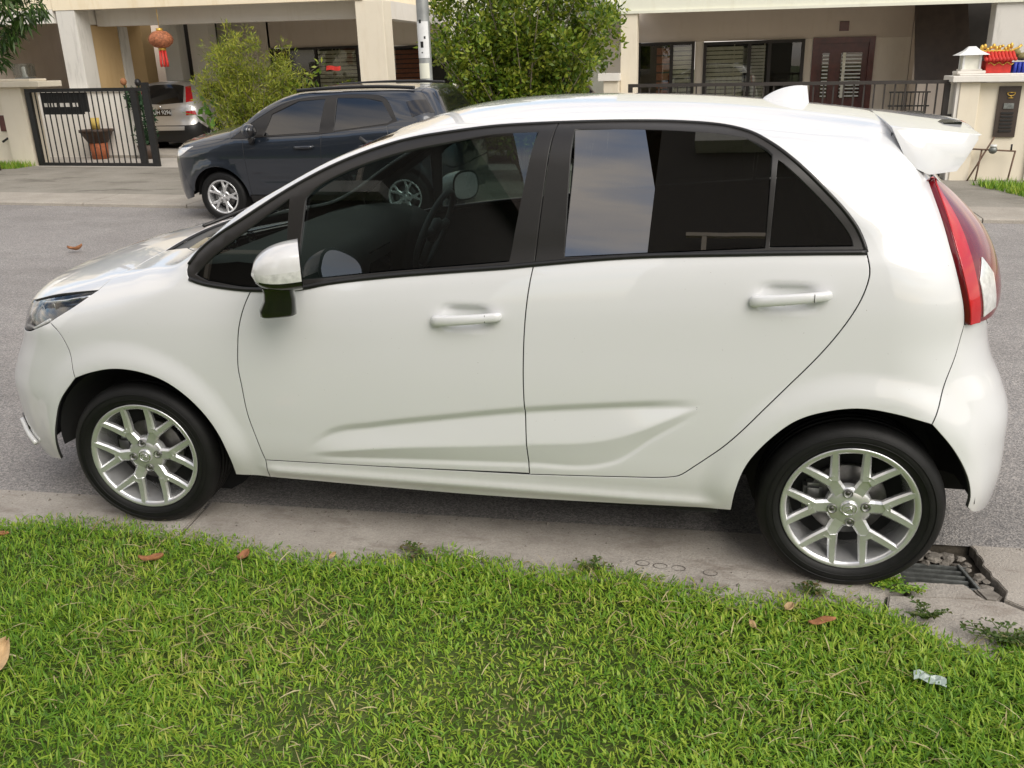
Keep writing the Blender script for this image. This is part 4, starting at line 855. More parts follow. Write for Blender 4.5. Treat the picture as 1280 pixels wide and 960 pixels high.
# small things on the ground
def dry_leaf(x, y, L, W, rz, mat, label, curl=.3, z=.035, tilt=0, group=None):
    V = []; F = []; n = 8
    for i in range(n + 1):
        f = i / n; w = W * math.sin(math.pi * min(1, f * .96 + .02)) ** .8 * (1 - .25 * f)
        for s in (-1, -.5, 0, .5, 1): V.append((L * (f - .5), s * w / 2, curl * L * (f - .5) ** 2 + curl * W * abs(s) ** 1.6 * .5 + .004 * math.sin(7 * f + 3 * s)))
    F = [(i * 5 + j, (i + 1) * 5 + j, (i + 1) * 5 + j + 1, i * 5 + j + 1) for i in range(n) for j in range(4)]
    o = MB().add(V, F, True).build('dry_leaf', mat, None, (x, y, z), fix=False); o.rotation_euler = (tilt, random.uniform(-.15, .15), rz)
    md = o.modifiers.new('thick', 'SOLIDIFY'); md.thickness = .0012; return tag(o, label, 'leaf', 'fallen leaves')
dry_leaf(.19, -1.136, .085, .04, .3, DRYL, 'curled brown leaf on the grass below the front wheel', .6)
dry_leaf(.502, -1.059, .05, .04, 1.2, DRYL, 'small crumpled brown leaf right of the front wheel on grass', .8, .03)
dry_leaf(.807, -1.004, .05, .016, 1.5, DRYT, 'small upright pale tan leaf at the grass edge', .3, .04, .9)
dry_leaf(2.415, -1.101, .082, .036, .25, DRYL, 'flat orange-brown leaf on the grass below the rear wheel', .15, .042)
dry_leaf(2.324, -1.043, .045, .03, 1.0, DRYT, 'small grey-brown leaf on grass left of the rear wheel bottom', .6, .035)
dry_leaf(2.215, -1.146, .04, .02, 2.0, DRYT, 'tiny curled tan leaf among the grass left of the orange leaf', .6, .03)
dry_leaf(.095, -1.765, .15, .09, 1.75, DRYT, 'large tan dried leaf cut by the left picture edge', .5, .055, .5)
dry_leaf(-.505, -1.067, .09, .03, .1, DRYL, 'thin brown leaf on the grass at the far left edge', .4, .03)
dry_leaf(-4.06, 3.95, .15, .08, .2, DRYL, 'lone brown leaf lying on the asphalt ahead of the white car', .7, G(-4.06, 3.95) + .03)
V = []; n = 7
for i in range(n):
    for j in range(4): V.append((-.05 + .1 * i / (n - 1), -.022 + .044 * j / 3 + .006 * math.sin(i), .006 * math.sin(i * 1.7 + j * 2.1)))
m = MB().add(V, [(i * 4 + j, (i + 1) * 4 + j, (i + 1) * 4 + j + 1, i * 4 + j + 1) for i in range(n - 1) for j in range(3)]); o = m.build('plastic_scrap', plain('clear_plastic', (.30, .37, .33), .25, coat=.5), None, (2.669, -1.324, .045)); o.rotation_euler = (.1, 0, -.15); o.scale = (.8, .8, .8); tag(o, 'crumpled clear plastic scrap lying on the grass at lower right', 'litter')
def weed(x, y, n, sp, label, h=.05, mat=None):
    V = []; F = []; R = random.Random(int(x * 991))
    st = MB()
    for s in range(n):
        a = R.uniform(0, 6.28); L = sp * R.uniform(.5, 1.2); px, py = x, y; pts = []
        for i in range(5):
            f = i / 4; pts.append((x + math.cos(a) * L * f + .006 * math.sin(i + s), y + math.sin(a) * L * f * .6, .006 + h * f * (1 - .5 * f) * R.uniform(.5, 1)))
        st.tube(pts, .0012, 4)
        for i in range(1, 5):
            for sg in (-1, 1):
                p = pts[i]; t = a + sg * R.uniform(.6, 1.3); l = R.uniform(.012, .024); b = len(V); cx, cy = math.cos(t), math.sin(t)
                V += [p, (p[0] + cx * l * .5 - cy * l * .28, p[1] + cy * l * .5 + cx * l * .28, p[2] + .006), (p[0] + cx * l, p[1] + cy * l, p[2] + .003), (p[0] + cx * l * .5 + cy * l * .28, p[1] + cy * l * .5 - cx * l * .28, p[2] + .006)]; F.append((b, b + 1, b + 2, b + 3))
    r = thing('weed', (0, 0, 0), label, 'weed', 'weeds along the kerb'); st.build('stem', WEEDM, r); mesh_obj('leaves', V, F, mat or WEEDM, r)
weed(1.10, -.90, 9, .10, 'sprawling reddish weed on the concrete below the front door')
weed(1.70, -.88, 6, .06, 'small weed at the grass edge below the rear door', .06)
weed(2.665, -.815, 26, .075, 'low green weed tuft between rear wheel and drain grate', .03, GRASSM)
weed(2.72, -.98, 12, .06, 'upright weed growing by the broken concrete under the grate', .08)
weed(2.93, -1.06, 26, .10, 'leafy weed clump at the right picture edge on concrete', .08)
weed(2.40, -.90, 10, .05, 'tiny weed at the foot of the rear tyre on its left', .05)
weed(-4.85, 6.55, 30, .28, 'grass tuft sprouting along the far kerb by the navy car', .10, GRASSM)
# ------------------------------------------------------------------ house materials
def wallm(name, col, stain=(.75, .70, .60), amt=.35):
    n = N(name); a = n.noise(1.6, 8, .7); b = n.noise(5, 6, .7, sc=(1, 1, .18)); c = n.ramp(a, [(.3, tuple(t * .93 for t in col)), (.7, col)])
    d = n.mix(n.ramp(b, [(.52, (0, 0, 0)), (.74, (amt, amt, amt))]), c, tuple(t * s for t, s in zip(col, stain))); n.set(Base_Color=d, Roughness=.9); n.bump(n.noise(90, 3), .15, .003); return n.m
W_CREAM = wallm('cream_wall', (.77, .70, .565)); W_WHITE = wallm('white_wall', (.78, .75, .69)); W_BEIGE = wallm('beige_wall', (.80, .73, .63)); W_OCHRE = wallm('ochre_wall', (.55, .39, .20), (.8, .75, .65), .6)
W_PALE = wallm('pale_green_white_beam', (.76, .76, .64)); W_TAUPE = wallm('taupe_wall', (.66, .575, .49)); W_GREYT = wallm('grey_wall', (.66, .64, .59), (.5, .5, .48), .7)
W_FASC = wallm('fascia_cream', (.85, .75, .56), (.8, .72, .55), .6); W_CEIL = wallm('ceiling_grey', (.74, .70, .64))
FRAME = plain('dark_window_frame', (.018, .014, .012), .45); MAROON = plain('maroon_wood', (.095, .020, .015), .4, coat=.3, var=.3, scale=12); UNLIT_BLACK = plain('unlit_depth_black', (.03, .027, .024), .9)  # last one: near-black colour standing in for the shade of unlit depth
IRON = plain('black_iron', (.010, .010, .010), .45, var=.3, scale=30); IRONB = plain('brown_iron', (.032, .026, .022), .5, var=.2); BLIND = plain('pale_slat', (.80, .80, .70), .6, var=.12); GRILL = plain('pale_grille', (.60, .55, .40), .5)
TERRA = plain('terracotta', (.36, .11, .045), .8, var=.25, scale=20); POTB = plain('brown_pot', (.06, .035, .022), .6, var=.3); REDC = plain('red_cloth', (.55, .03, .02), .6, var=.2, scale=25); GOLD = plain('gold_paint', (.62, .40, .08), .35, .5, var=.3, scale=40)
LANT = plain('lantern_orange', (.36, .13, .06), .75, var=.6, scale=26); BLUEP = plain('blue_plastic', (.02, .04, .35), .5); GALVP = plain('pole_steel', (.30, .31, .30), .5, .35, var=.2, scale=6); WHITEP = plain('white_metal', (.72, .73, .72), .5)
BRONZE = plain('brown_panel', (.045, .030, .022), .5, var=.2); HEDGE = leafmat('dark_hedge', [(.3, (.012, .04, .016)), (.6, (.03, .075, .03)), (.8, (.09, .15, .09))], .5, .2)
YEL = plain('yellow_plastic', (.55, .40, .10), .6)
def P3(x, y, h): return (x, y, G(x, y) + h)
def bxw(name, x0, x1, y0, y1, z0, z1, mat, parent, bev=.0, foot=False):
    """box on the sloping street: heights are above the local ground at each end"""
    m = MB(); v = []
    for z in (z0, z1):
        for (x, y) in ((x0, y0), (x1, y0), (x1, y1), (x0, y1)): v.append((x, y, (G(x, max(y0, 7)) if not (foot and z == z0) else -.3) + z))
    m.add(v, [(0, 3, 2, 1), (4, 5, 6, 7), (0, 1, 5, 4), (1, 2, 6, 5), (2, 3, 7, 6), (3, 0, 4, 7)]); o = m.build(name, mat, parent)
    if bev:
        md = o.modifiers.new('bev', 'BEVEL'); md.width = bev; md.segments = 2
    return o
def window(parent, x0, x1, y, z0, z1, slats=0, split=(.5,), dark=True, bars=(), name='window', drape=None):
    """frame with real depth, panes, blinds or bars behind, dark room behind"""
    g = lambda x: G(x, y)
    fr = MB(); t = .055; gx = g((x0 + x1) / 2)
    for (a, b, c, d) in ((x0, x1, z1 - t, z1), (x0, x1, z0, z0 + t), (x0, x0 + t, z0 + t, z1 - t), (x1 - t, x1, z0 + t, z1 - t)): fr.box((a, y - .06, gx + c), (b, y + .02, gx + d))
    for s in split: xm = x0 + (x1 - x0) * s; fr.box((xm - .03, y - .045, gx + z0 + t), (xm + .03, y + .02, gx + z1 - t))
    w = fr.build(name, FRAME, parent)
    edges = [x0 + t] + [x0 + (x1 - x0) * s for s in split] + [x1 - t]
    for a, b in zip(edges[:-1], edges[1:]):
        m = MB(); m.box((a + .002, y - .012, gx + z0 + t + .002), (b - .002, y - .006, gx + z1 - t - .002)); m.build('pane', GL_H, w)
    bk = MB(); bk.box((x0 + .01, y + .16, gx + z0), (x1 - .01, y + .18, gx + z1)); bk.build('room_shade_backing', UNLIT_BLACK, w)
    for (a, b, n, mt) in (slats or ()):
        for i in range(n):
            z = z0 + .08 + (z1 - z0 - .16) * (i + .5) / n; h = (z1 - z0 - .16) / n * .40
            m = MB(); m.box((x0 + (x1 - x0) * a, y + .012, gx + z - h), (x0 + (x1 - x0) * b, y + .024, gx + z + h), 0, None); m.build('slat', mt, w)
    for (f, wd) in bars:
        m = MB(); xm = x0 + (x1 - x0) * f; m.box((xm - wd, y + .028, gx + z0 + .05), (xm + wd, y + .04, gx + z1 - .05)); m.build('window_bar', GRILL, w)
    return w
# ------------------------------------------------------------------ left house (porch, columns, bay)
hl_ = thing('terrace_house', (0, 0, 0), 'cream terrace house with deep porch and square columns behind the black gate', 'house')
bxw('fascia', -10.5, -4.24, 12.4, 12.55, 2.74, 4.6, W_FASC, hl_); bxw('fascia_return', -4.39, -4.24, 12.552, 17.4, 2.74, 4.6, W_FASC, hl_); bxw('porch_ceiling', -10.4, -4.40, 12.56, 17.4, 2.78, 2.95, W_CEIL, hl_)
bxw('porch_beam', -10.03, -4.42, 13.0, 13.25, 2.47, 2.776, W_CEIL, hl_); bxw('side_beam', -10.46, -10.06, 12.56, 13.9, 2.50, 2.778, W_WHITE, hl_)
bxw('column', -10.46, -10.05, 12.41, 12.82, 0, 2.737, W_GREYT, hl_, .012); bxw('wing_wall', -10.40, -10.10, 12.83, 13.7, 0, 2.49, W_OCHRE, hl_); bxw('column', -10.42, -10.08, 13.71, 14.0, 0, 2.49, W_GREYT, hl_)
bxw('column', -4.40, -3.88, 12.43, 12.86, 0, 2.736, W_CREAM, hl_, .015); bxw('return_beam', -4.22, -3.92, 12.87, 17.3, 2.44, 2.74, W_CEIL, hl_)
Yb = 17.0
bxw('back_wall', -8.5, -6.20, Yb, Yb + .2, 2.08, 2.9, W_TAUPE, hl_); bxw('back_wall', -10.2, -8.45, Yb, Yb + .2, 0, 2.9, W_BEIGE, hl_); bxw('back_wall', -8.45, -6.2, Yb, Yb + .2, 0, .95, W_TAUPE, hl_); bxw('back_wall', -6.2, -5.62, Yb, Yb + .2, 0, 2.9, W_BEIGE, hl_); bxw('back_wall', -5.62, -3.6, Yb, Yb + .2, 2.07, 2.9, W_BEIGE, hl_); bxw('back_wall', -5.62, -3.6, Yb, Yb + .2, 0, .9, W_BEIGE, hl_); bxw('back_wall', -3.6, -1.5, Yb, Yb + .2, 0, 2.9, W_BEIGE, hl_)
window(hl_, -8.45, -6.25, Yb, .95, 2.08, [(.53, .97, 11, BLIND)], (.52,), bars=((.70, .012), (.74, .012), (.78, .012))); window(hl_, -5.58, -3.62, Yb, .9, 2.07, [(.05, .45, 10, TERRA)], (.5,))
# bay left of the parked silver car: stepped wall faces
bxw('bay_wall', -12.9, -11.95, 16.4, 16.6, 2.16, 2.95, W_BEIGE, hl_); bxw('bay_wall', -11.95, -11.30, 16.0, 16.6, 0, 2.72, W_WHITE, hl_); bxw('bay_wall', -12.9, -12.55, 16.4, 16.6, 0, 2.16, W_BEIGE, hl_); bxw('bay_sill', -12.55, -11.95, 16.38, 16.6, 0, 1.46, W_OCHRE, hl_)
bxw('door_panel', -12.55, -11.95, 16.45, 16.55, 1.461, 2.158, MAROON, hl_); bxw('column', -11.29, -10.72, 15.4, 15.8, 0, 2.72, W_OCHRE, hl_); bxw('column', -10.45, -10.02, 15.7, 16.0, 0, 2.72, W_GREYT, hl_); bxw('opening_shade_panel', -10.72, -9.6, 16.6, 16.7, 0, 2.72, UNLIT_BLACK, hl_)  # last panel is near-black: the opening's shade painted as colour
bxw('back_wall', -14.5, -10.21, 17.3, 17.4, 0, 2.95, W_TAUPE, hl_); bxw('column', -9.86, -9.35, 15.9, 16.2, 0, 2.76, W_WHITE, hl_); bxw('porch_floor_edge', -10.1, -4.3, 12.2, 12.36, .05, .09, CONCK, hl_)
nb = thing('neighbour_house', (0, 0, 0), 'neighbouring house with dark glazed front at the far left behind the tree', 'house')
bxw('beam', -15.5, -10.52, 12.4, 12.6, 2.52, 2.76, W_WHITE, nb); bxw('upper_wall', -15.5, -10.52, 12.42, 12.6, 2.765, 4.6, W_FASC, nb); bxw('recess_wall', -17, -12.95, 15.8, 15.95, 2.16, 3.1, W_TAUPE, nb); window(nb, -17, -13.0, 15.8, .1, 2.155, 0, (.3, .62, .82)); bxw('ceiling', -16, -10.6, 12.61, 15.8, 2.77, 2.9, W_CEIL, nb); bxw('side_wall', -12.93, -12.75, 13.2, 16.3, 0, 2.76, W_TAUPE, nb)
# gate posts and wall on the left
gp = thing('gate_wall', (0, 0, 0), 'cream boundary wall with capped gate pillar at far left', 'wall')
bxw('wall', -17, -10.60, 10.90, 11.08, 0, 1.30, W_CREAM, gp, foot=True); bxw('pillar', -10.60, -10.13, 10.72, 11.12, 0, 1.40, W_CREAM, gp, .01, foot=True); bxw('pillar_cap', -10.78, -9.66, 10.62, 11.22, 1.402, 1.50, W_CREAM, gp, .01); bxw('pillar_cap', -10.66, -9.90, 10.70, 11.14, 1.502, 1.54, W_CREAM, gp, .008); bxw('wall_cap', -17, -10.79, 10.84, 11.14, 1.302, 1.36, W_CREAM, gp)
bxw('name_plate', -10.86, -10.70, 10.88, 10.895, .64, .92, MAROON, gp)
lb = thing('flood_lamp', P3(-10.15, 10.92, 1.545), 'grey boxy glass lamp on top of the left gate pillar', 'lamp'); m = MB(); m.box((-.17, -.11, .02), (.17, .11, .25), .04); m.build('glass_body', GL_L, lb); m = MB(); m.lathe([(0, .0), (.05, .0), (.05, .05), (.03, .07), (.03, .19), (0, .20)], n=12); m.build('bulb_column', WHITEP, lb); m = MB(); m.box((-.14, -.09, 0), (.14, .09, .018)); m.build('base_plate', GALV, lb)
m = MB(); m.box((-.155, -.1, .03), (.155, -.085, .24), .01); m.box((-.16, .085, .03), (.16, .1, .24), .01); m.build('frosted_diffuser', GL_H, lb)
tp = thing('water_tap', (0, 0, 0), 'dark garden tap and thin pipe on the left boundary wall', 'tap'); m = MB(); m.tube([P3(-10.56, 10.86, 0.05), P3(-10.56, 10.86, .52)], .012, 6); m.build('pipe', RUSTB, tp); m = MB(); m.tube([P3(-10.80, 10.80, .46), P3(-10.70, 10.82, .52), P3(-10.45, 10.84, .53)], .02, 6); m.build('tap_body', IRON, tp)
# sliding gate
gate = thing('sliding_gate', (0, 0, 0), 'black iron sliding gate with thin upright bars at left', 'gate'); Yg = 10.78
def gbar(nm, x0, x1, z0, z1, d=.02, sub=None): return bxw(nm, x0, x1, Yg - d, Yg + d, z0, z1, IRON, sub or gate)
gbar('top_rail', -10.09, -7.60, 1.31, 1.37, .025); gbar('bottom_rail', -10.09, -7.66, .04, .10, .025); gbar('end_post', -10.09, -9.99, .101, 1.309, .03); gbar('end_post', -7.98, -7.86, .101, 1.309, .03); gbar('end_post', -7.74, -7.62, .04, 1.45, .03)
for i in range(17): xg = -9.90 + i * .1135; gbar('upright_bar', xg - .008, xg + .008, .101, 1.309, .008)
mbx = thing('letter_box', (0, 0, 0), 'black letter box panel fixed behind the left gate bars', 'letter box'); bxw('panel', -9.83, -9.05, Yg + .05, Yg + .13, .93, 1.30, IRON, mbx)
for i in range(5): bxw('slot', -9.78 + i * .145, -9.68 + i * .145, Yg + .035, Yg + .049, 1.06, 1.125, W_WHITE, mbx)
bxw('side_bracket', -9.04, -8.92, Yg + .05, Yg + .10, .97, 1.30, IRON, mbx)
pw_ = thing('planter_wall', (0, 0, 0), 'low white boundary wall behind the left gate bars', 'wall'); bxw('wall', -11.4, -9.05, 12.26, 12.38, 0, 1.27, W_WHITE, pw_); bxw('wall_cap', -11.4, -9.0, 12.22, 12.40, 1.272, 1.31, W_WHITE, pw_)
pt = thing('plant_pot', P3(-9.72, 12.0, .046), 'terracotta pot stand holding a wide brown planter behind the gate', 'plant pot'); m = MB(); m.lathe([(0, 0), (.15, 0), (.17, .30), (.14, .30), (0, .28)], n=16); m.build('terracotta_base', TERRA, pt); m = MB(); m.lathe([(0, .30), (.18, .305), (.29, .50), (.31, .50), (.31, .55), (.27, .55), (0, .52)], n=18); m.build('planter_bowl', POTB, pt); m = MB(); m.lathe([(0, .55), (.08, .551), (.09, .76), (.0, .76)], n=12); m.build('yellow_cup', YEL, pt)
ph = thing('potted_hedge', P3(-8.72, 12.1, .046), 'dark green leafy plant in a pot beside the silver car', 'plant'); m = MB(); m.lathe([(0, 0), (.16, 0), (.2, .25), (0, .25)], n=14); m.build('pot', POTB, ph)
def leafcloud(name, centers, radii, n, ll, lw, mat, parent, seed=1, up=.2, droop=0., loc=(0, 0, 0)):
    """n separate leaves gathered in clumps; each leaf is a small folded blade"""
    R = np.random.default_rng(seed); C_ = np.array(centers, float); Rd = np.array(radii, float); k = R.integers(0, len(C_), n)
    d = R.normal(0, 1, (n, 3)); d /= np.linalg.norm(d, axis=1, keepdims=True); p = C_[k] + d * (R.uniform(0, 1, n) ** .45 * Rd[k])[:, None]
    dirv = d * .7 + R.normal(0, .7, (n, 3)) + [0, 0, up - droop]; dirv /= np.linalg.norm(dirv, axis=1, keepdims=True); s = np.cross(dirv, R.normal(0, 1, (n, 3))); s /= np.linalg.norm(s, axis=1, keepdims=True); nn = np.cross(dirv, s)
    L = R.uniform(*ll, n)[:, None]; W = R.uniform(*lw, n)[:, None]; a = p; b = p + dirv * L * .45 + s * W * .5 + nn * W * .15; c_ = p + dirv * L - np.array([0, 0, droop * .3]) * L; e = p + dirv * L * .45 - s * W * .5 + nn * W * .15
    V = np.stack([a, b, c_, e], 1).reshape(-1, 3); F = np.stack([np.arange(n) * 4 + i for i in range(4)], 1)
    me = bpy.data.meshes.new(name); me.vertices.add(len(V)); me.vertices.foreach_set('co', V.ravel()); me.loops.add(4 * n); me.loops.foreach_set('vertex_index', F.ravel().astype(np.int32)); me.polygons.add(n); me.polygons.foreach_set('loop_start', (np.arange(n) * 4).astype(np.int32)); me.update(calc_edges=True); me.materials.append(mat)
    o = bpy.data.objects.new(name, me); link(o); o.parent = parent; o.location = loc; return o
leafcloud('leaves', [(0, 0, .45), (.05, 0, .75), (-.1, 0, 1.0), (-.2, .05, 1.15)], [.22, .2, .15, .12], 900, (.05, .1), (.02, .04), HEDGE, ph, 5)
for (dx, dz, lab) in ((-.32, 1.42, 'brown-red flower head on a stalk behind the gate top'), (-.02, 1.40, 'dark round bud on a stalk beside the silver car tail')):
    fl = thing('flower_stalk', P3(-8.7 + dx, 12.1, .05), lab, 'flower'); m = MB(); m.tube([(0, 0, 0), (.02, 0, dz - .2), (0, 0, dz - .05)], .015, 6); m.build('stalk', HEDGE, fl); m = MB(); m.sphere((0, 0, dz - .02), (.06, .06, .07), 8, 6); m.build('bloom', DRYL if dx < -.1 else IRON, fl)
# hanging paper lantern
ln = thing('paper_lantern', P3(-8.36, 12.5, 1.72), 'round orange festive lantern with red tassel hanging under the porch', 'lantern'); V = []; F = []
m = MB(); prof = [(.04, .62), (.12, .60), (.19, .53), (.215, .46), (.19, .39), (.12, .33), (.04, .31)]
n = 24; m.lathe([(r, z) for r, z in prof], n=n); o = m.build('lantern_body', LANT, ln)
for v in o.data.vertices:
    a = math.atan2(v.co.y, v.co.x); f = 1 + .06 * math.cos(12 * a); v.co.x *= f; v.co.y *= f
m = MB(); m.lathe([(0, .60), (.06, .60), (.06, .66), (0, .66)], n=12); m.lathe([(0, .27), (.07, .27), (.07, .32), (0, .32)], n=12); m.tube([(0, 0, .66), (0, 0, 1.0)], .006, 5); m.build('cap', GOLD, ln)
for k in range(6):
    a = k * 1.05; m = MB(); m.tube([(.05 * math.cos(a), .05 * math.sin(a), .28), (.065 * math.cos(a), .065 * math.sin(a), .05), (.06 * math.cos(a), .06 * math.sin(a), -.02)], .022, 5); m.build('tassel', REDC, ln)
# ------------------------------------------------------------------ right house
hr_ = thing('porch_house', (0, 0, 0), 'beige house with pale beam, dark windows and maroon door behind railing', 'house'); Yc, Yw = 11.4, 14.4
bxw('column', .39, .645, Yc, Yc + .3, 0, 2.345, W_CREAM, hr_, .01); bxw('beam', .39, 7.2, Yc, Yc + .3, 2.35, 4.3, W_PALE, hr_); bxw('ceiling', .5, 7.2, Yc + .302, Yw + .2, 2.52, 2.65, W_CEIL, hr_); bxw('column', 5.72, 6.35, Yc + .02, Yc + .32, 0, 2.346, W_GREYT, hr_, .01); bxw('beam_lip', .36, 7.2, Yc - .03, Yc - .002, 2.33, 2.37, W_PALE, hr_)
segs = [(-.2, .36), (1.43, 1.58), (3.37, 3.50), (4.56, 5.15)]
for a, b in segs: bxw('wall', a, b, Yw, Yw + .18, 0, 1.96, W_BEIGE, hr_)
bxw('wall', -.2, 5.15, Yw, Yw + .18, 1.962, 2.515, W_TAUPE, hr_)
for a, b, z in ((.36, 1.43, .75), (1.58, 3.37, .75)): bxw('wall', a, b, Yw, Yw + .18, 0, z, W_BEIGE, hr_)
window(hr_, .37, 1.425, Yw, .75, 1.96, [(.62, .98, 13, BLIND), (.34, .58, 7, TERRA)], (.60,)); window(hr_, 1.585, 3.365, Yw, .75, 1.955, [(.02, .44, 14, BLIND), (.40, .62, 18, WHITEP)], (.46, .66), bars=((.31, .01), (.61, .012)))
dr = bxw('door', 3.505, 4.555, Yw + .02, Yw + .08, .05, 1.98, MAROON, hr_)
for a, b in ((3.505, 3.60), (4.46, 4.555)): bxw('door_frame', a, b, Yw - .04, Yw + .019, .05, 1.98, MAROON, dr)
bxw('door_frame', 3.601, 4.459, Yw - .04, Yw + .019, 1.88, 1.98, MAROON, dr)
for x0, x1, n in ((3.68, 3.80, 12), (4.00, 4.36, 12)):
    bxw('glass_panel', x0, x1, Yw - .004, Yw + .018, .95, 1.72, GL_H, dr)
    for i in range(n): z = .97 + i * .063; bxw('grille_bar', x0 + .01, x1 - .01, Yw - .02, Yw - .008, z, z + .022, WHITEP, dr)
bxw('mullion', 4.03, 4.08, Yw - .03, Yw - .021, .95, 1.72, BLIND, dr)
bxw('vent', 3.93, 4.09, Yw - .012, Yw - .002, 2.08, 2.24, MAROON, hr_); bxw('side_wall', 5.16, 5.30, Yw - .4, Yw + .18, 0, 2.51, W_TAUPE, hr_); bxw('recess_shade_panel', 5.31, 8.0, Yw + .5, Yw + .6, 0, 2.51, UNLIT_BLACK, hr_)  # last panel holds the recess's shade as a near-black colour
cb = thing('leaning_boards', (0, 0, 0), 'dark brown boards leaning inside the porch right of the maroon door', 'boards')
for i, (a, b, t) in enumerate(((5.02, 5.50, .10), (5.30, 5.72, .05))):
    m = MB(); m.add([P3(a, 12.8 + i * .1, 1.0), P3(b + .2, 12.8 + i * .1, .95), P3(b, 13.1 + i * .1, 2.45), P3(a - .1, 13.1 + i * .1, 2.45), P3(a, 12.84 + i * .1, 1.0), P3(b + .2, 12.84 + i * .1, .95), P3(b, 13.14 + i * .1, 2.45), P3(a - .1, 13.14 + i * .1, 2.45)], [(0, 1, 2, 3), (4, 7, 6, 5), (0, 4, 5, 1), (2, 6, 7, 3), (0, 3, 7, 4), (1, 5, 6, 2)]); m.build('board', BRONZE, cb)
bxw('shelf', 5.0, 5.9, 12.6, 13.3, .0, 1.22, W_TAUPE, cb)
gl = thing('garden_grille', (0, 0, 0), 'dark ornamental grille standing behind the right railing', 'grille')
for i in range(10): bxw('upright', 4.36 + i * .055, 4.372 + i * .055, 11.0, 11.014, .3, 1.15, IRON, gl)
for z in (.4, .8, .95, 1.14): bxw('crossbar', 4.34, 4.90, 10.985, 10.998, z, z + .02, IRON, gl)
# railing
rl = thing('railing', (0, 0, 0), 'dark brown iron railing with flat top rail in front of the beige house', 'railing'); Yr = 9.95
bxw('top_rail', .67, 4.92, Yr - .03, Yr + .03, 1.29, 1.335, IRONB, rl); bxw('bottom_rail', .67, 4.92, Yr - .02, Yr + .02, .10, .14, IRONB, rl); bxw('end_post', 4.86, 4.93, Yr - .035, Yr + .035, .02, 1.289, IRONB, rl); bxw('end_post', .67, .73, Yr - .035, Yr + .035, .02, 1.289, IRONB, rl); bxw('middle_post', 2.98, 3.06, Yr - .035, Yr + .035, .02, 1.289, IRONB, rl)
for i in range(31):
    xg = .84 + i * .131
    if 2.92 < xg < 3.1: continue
    bxw('upright_bar', xg - .010, xg + .010, Yr - .010, Yr + .010, .141, 1.289, IRONB, rl)
pk = bxw('gate_latch', 4.93, 4.98, Yr - .05, Yr + .01, .84, .90, IRONB, rl)
# right boundary wall
rw = thing('boundary_wall', (0, 0, 0), 'cream boundary wall with capped pillar right of the railing', 'wall')
bxw('pillar', 5.02, 5.26, 9.78, 10.2, 0, 1.305, W_CREAM, rw, .008, foot=True); bxw('wall', 5.262, 5.95, 9.86, 10.08, 0, 1.295, W_CREAM, rw, foot=True); bxw('pillar', 5.952, 6.4, 9.82, 10.16, 0, 1.30, W_GREYT, rw, foot=True); bxw('wall', 6.402, 16, 9.86, 10.08, 0, 1.295, W_CREAM, rw, foot=True); bxw('wall_cap', 4.90, 16, 9.70, 10.26, 1.308, 1.385, W_WHITE, rw, .008); bxw('wall_cap', 4.99, 16, 9.76, 10.20, 1.387, 1.41, W_WHITE, rw, .006); bxw('pillar_back', 4.98, 5.018, 9.80, 10.18, 0, 1.30, W_WHITE, rw)
lx = thing('post_box', (0, 0, 0), 'brown metal letter box panel with slats on the right boundary wall', 'letter box'); bxw('panel', 5.505, 5.765, 9.83, 9.858, .61, 1.25, BRONZE, lx)
for i in range(6): bxw('slat', 5.56, 5.71, 9.815, 9.829, .68 + i * .045, .702 + i * .045, IRON, lx)
bxw('window_slot', 5.58, 5.70, 9.818, 9.829, .97, 1.04, GALV, lx)
sy = MB()                                             # small gold crest: cup above a bar
sy.tube([P3(5.605 + .045 * (1 - math.cos(t)), 9.820, 1.165 - .035 * math.sin(t)) for t in np.linspace(0, math.pi, 9)], .006, 5); sy.tube([P3(5.60, 9.820, 1.172), P3(5.70, 9.820, 1.172)], .005, 5); sy.tube([P3(5.62, 9.820, 1.105), P3(5.68, 9.820, 1.105)], .006, 5); sy.tube([P3(5.65, 9.82, 1.13), P3(5.65, 9.82, 1.106)], .005, 5); sy.build('gold_crest', GOLD, lx)
la = thing('garden_lantern', P3(5.14, 9.98, 1.41), 'small white pagoda-roofed lantern on the right boundary pillar', 'lantern'); m = MB(); m.box((-.17, -.15, 0), (.17, .15, .035), .006); m.box((-.13, -.12, .036), (.13, .12, .055), .004); m.build('base', W_WHITE, la)
m = MB(); m.box((-.095, -.09, .056), (.095, .09, .225)); m.build('glass', BLIND, la)
for sx in (-1, 1):
    for s2 in (-1, 1): m = MB(); m.box((.10 * sx - .012, .095 * s2 - .012, .056), (.10 * sx + .012, .095 * s2 + .012, .226)); m.build('corner_post', WHITEP, la)
m = MB(); m.add([(-.19, -.17, .228), (.19, -.17, .228), (.19, .17, .228), (-.19, .17, .228), (-.09, -.08, .285), (.09, -.08, .285), (.09, .08, .285), (-.09, .08, .285), (-.04, -.03, .335), (.04, -.03, .335), (.04, .03, .335), (-.04, .03, .335)], [(3, 2, 1, 0), (0, 1, 5, 4), (1, 2, 6, 5), (2, 3, 7, 6), (3, 0, 4, 7), (4, 5, 9, 8), (5, 6, 10, 9), (6, 7, 11, 10), (7, 4, 8, 11), (8, 9, 10, 11)]); m.build('lantern_roof', WHITEP, la)
sh = thing('shrine', P3(5.46, 9.98, 1.41), 'small red and gold altar shrine with curved roof on the wall top', 'shrine'); m = MB(); m.box((-.15, -.12, .0), (.15, .12, .16), .005); m.build('cabinet', REDC, sh)
for i in range(9): m = MB(); x = -.17 + i * .0425; m.tube([(x, -.19, .165), (x, -.13, .185), (x, -.06, .235), (x, 0, .262)], .022, 6); m.build('roof_tile', REDC, sh)
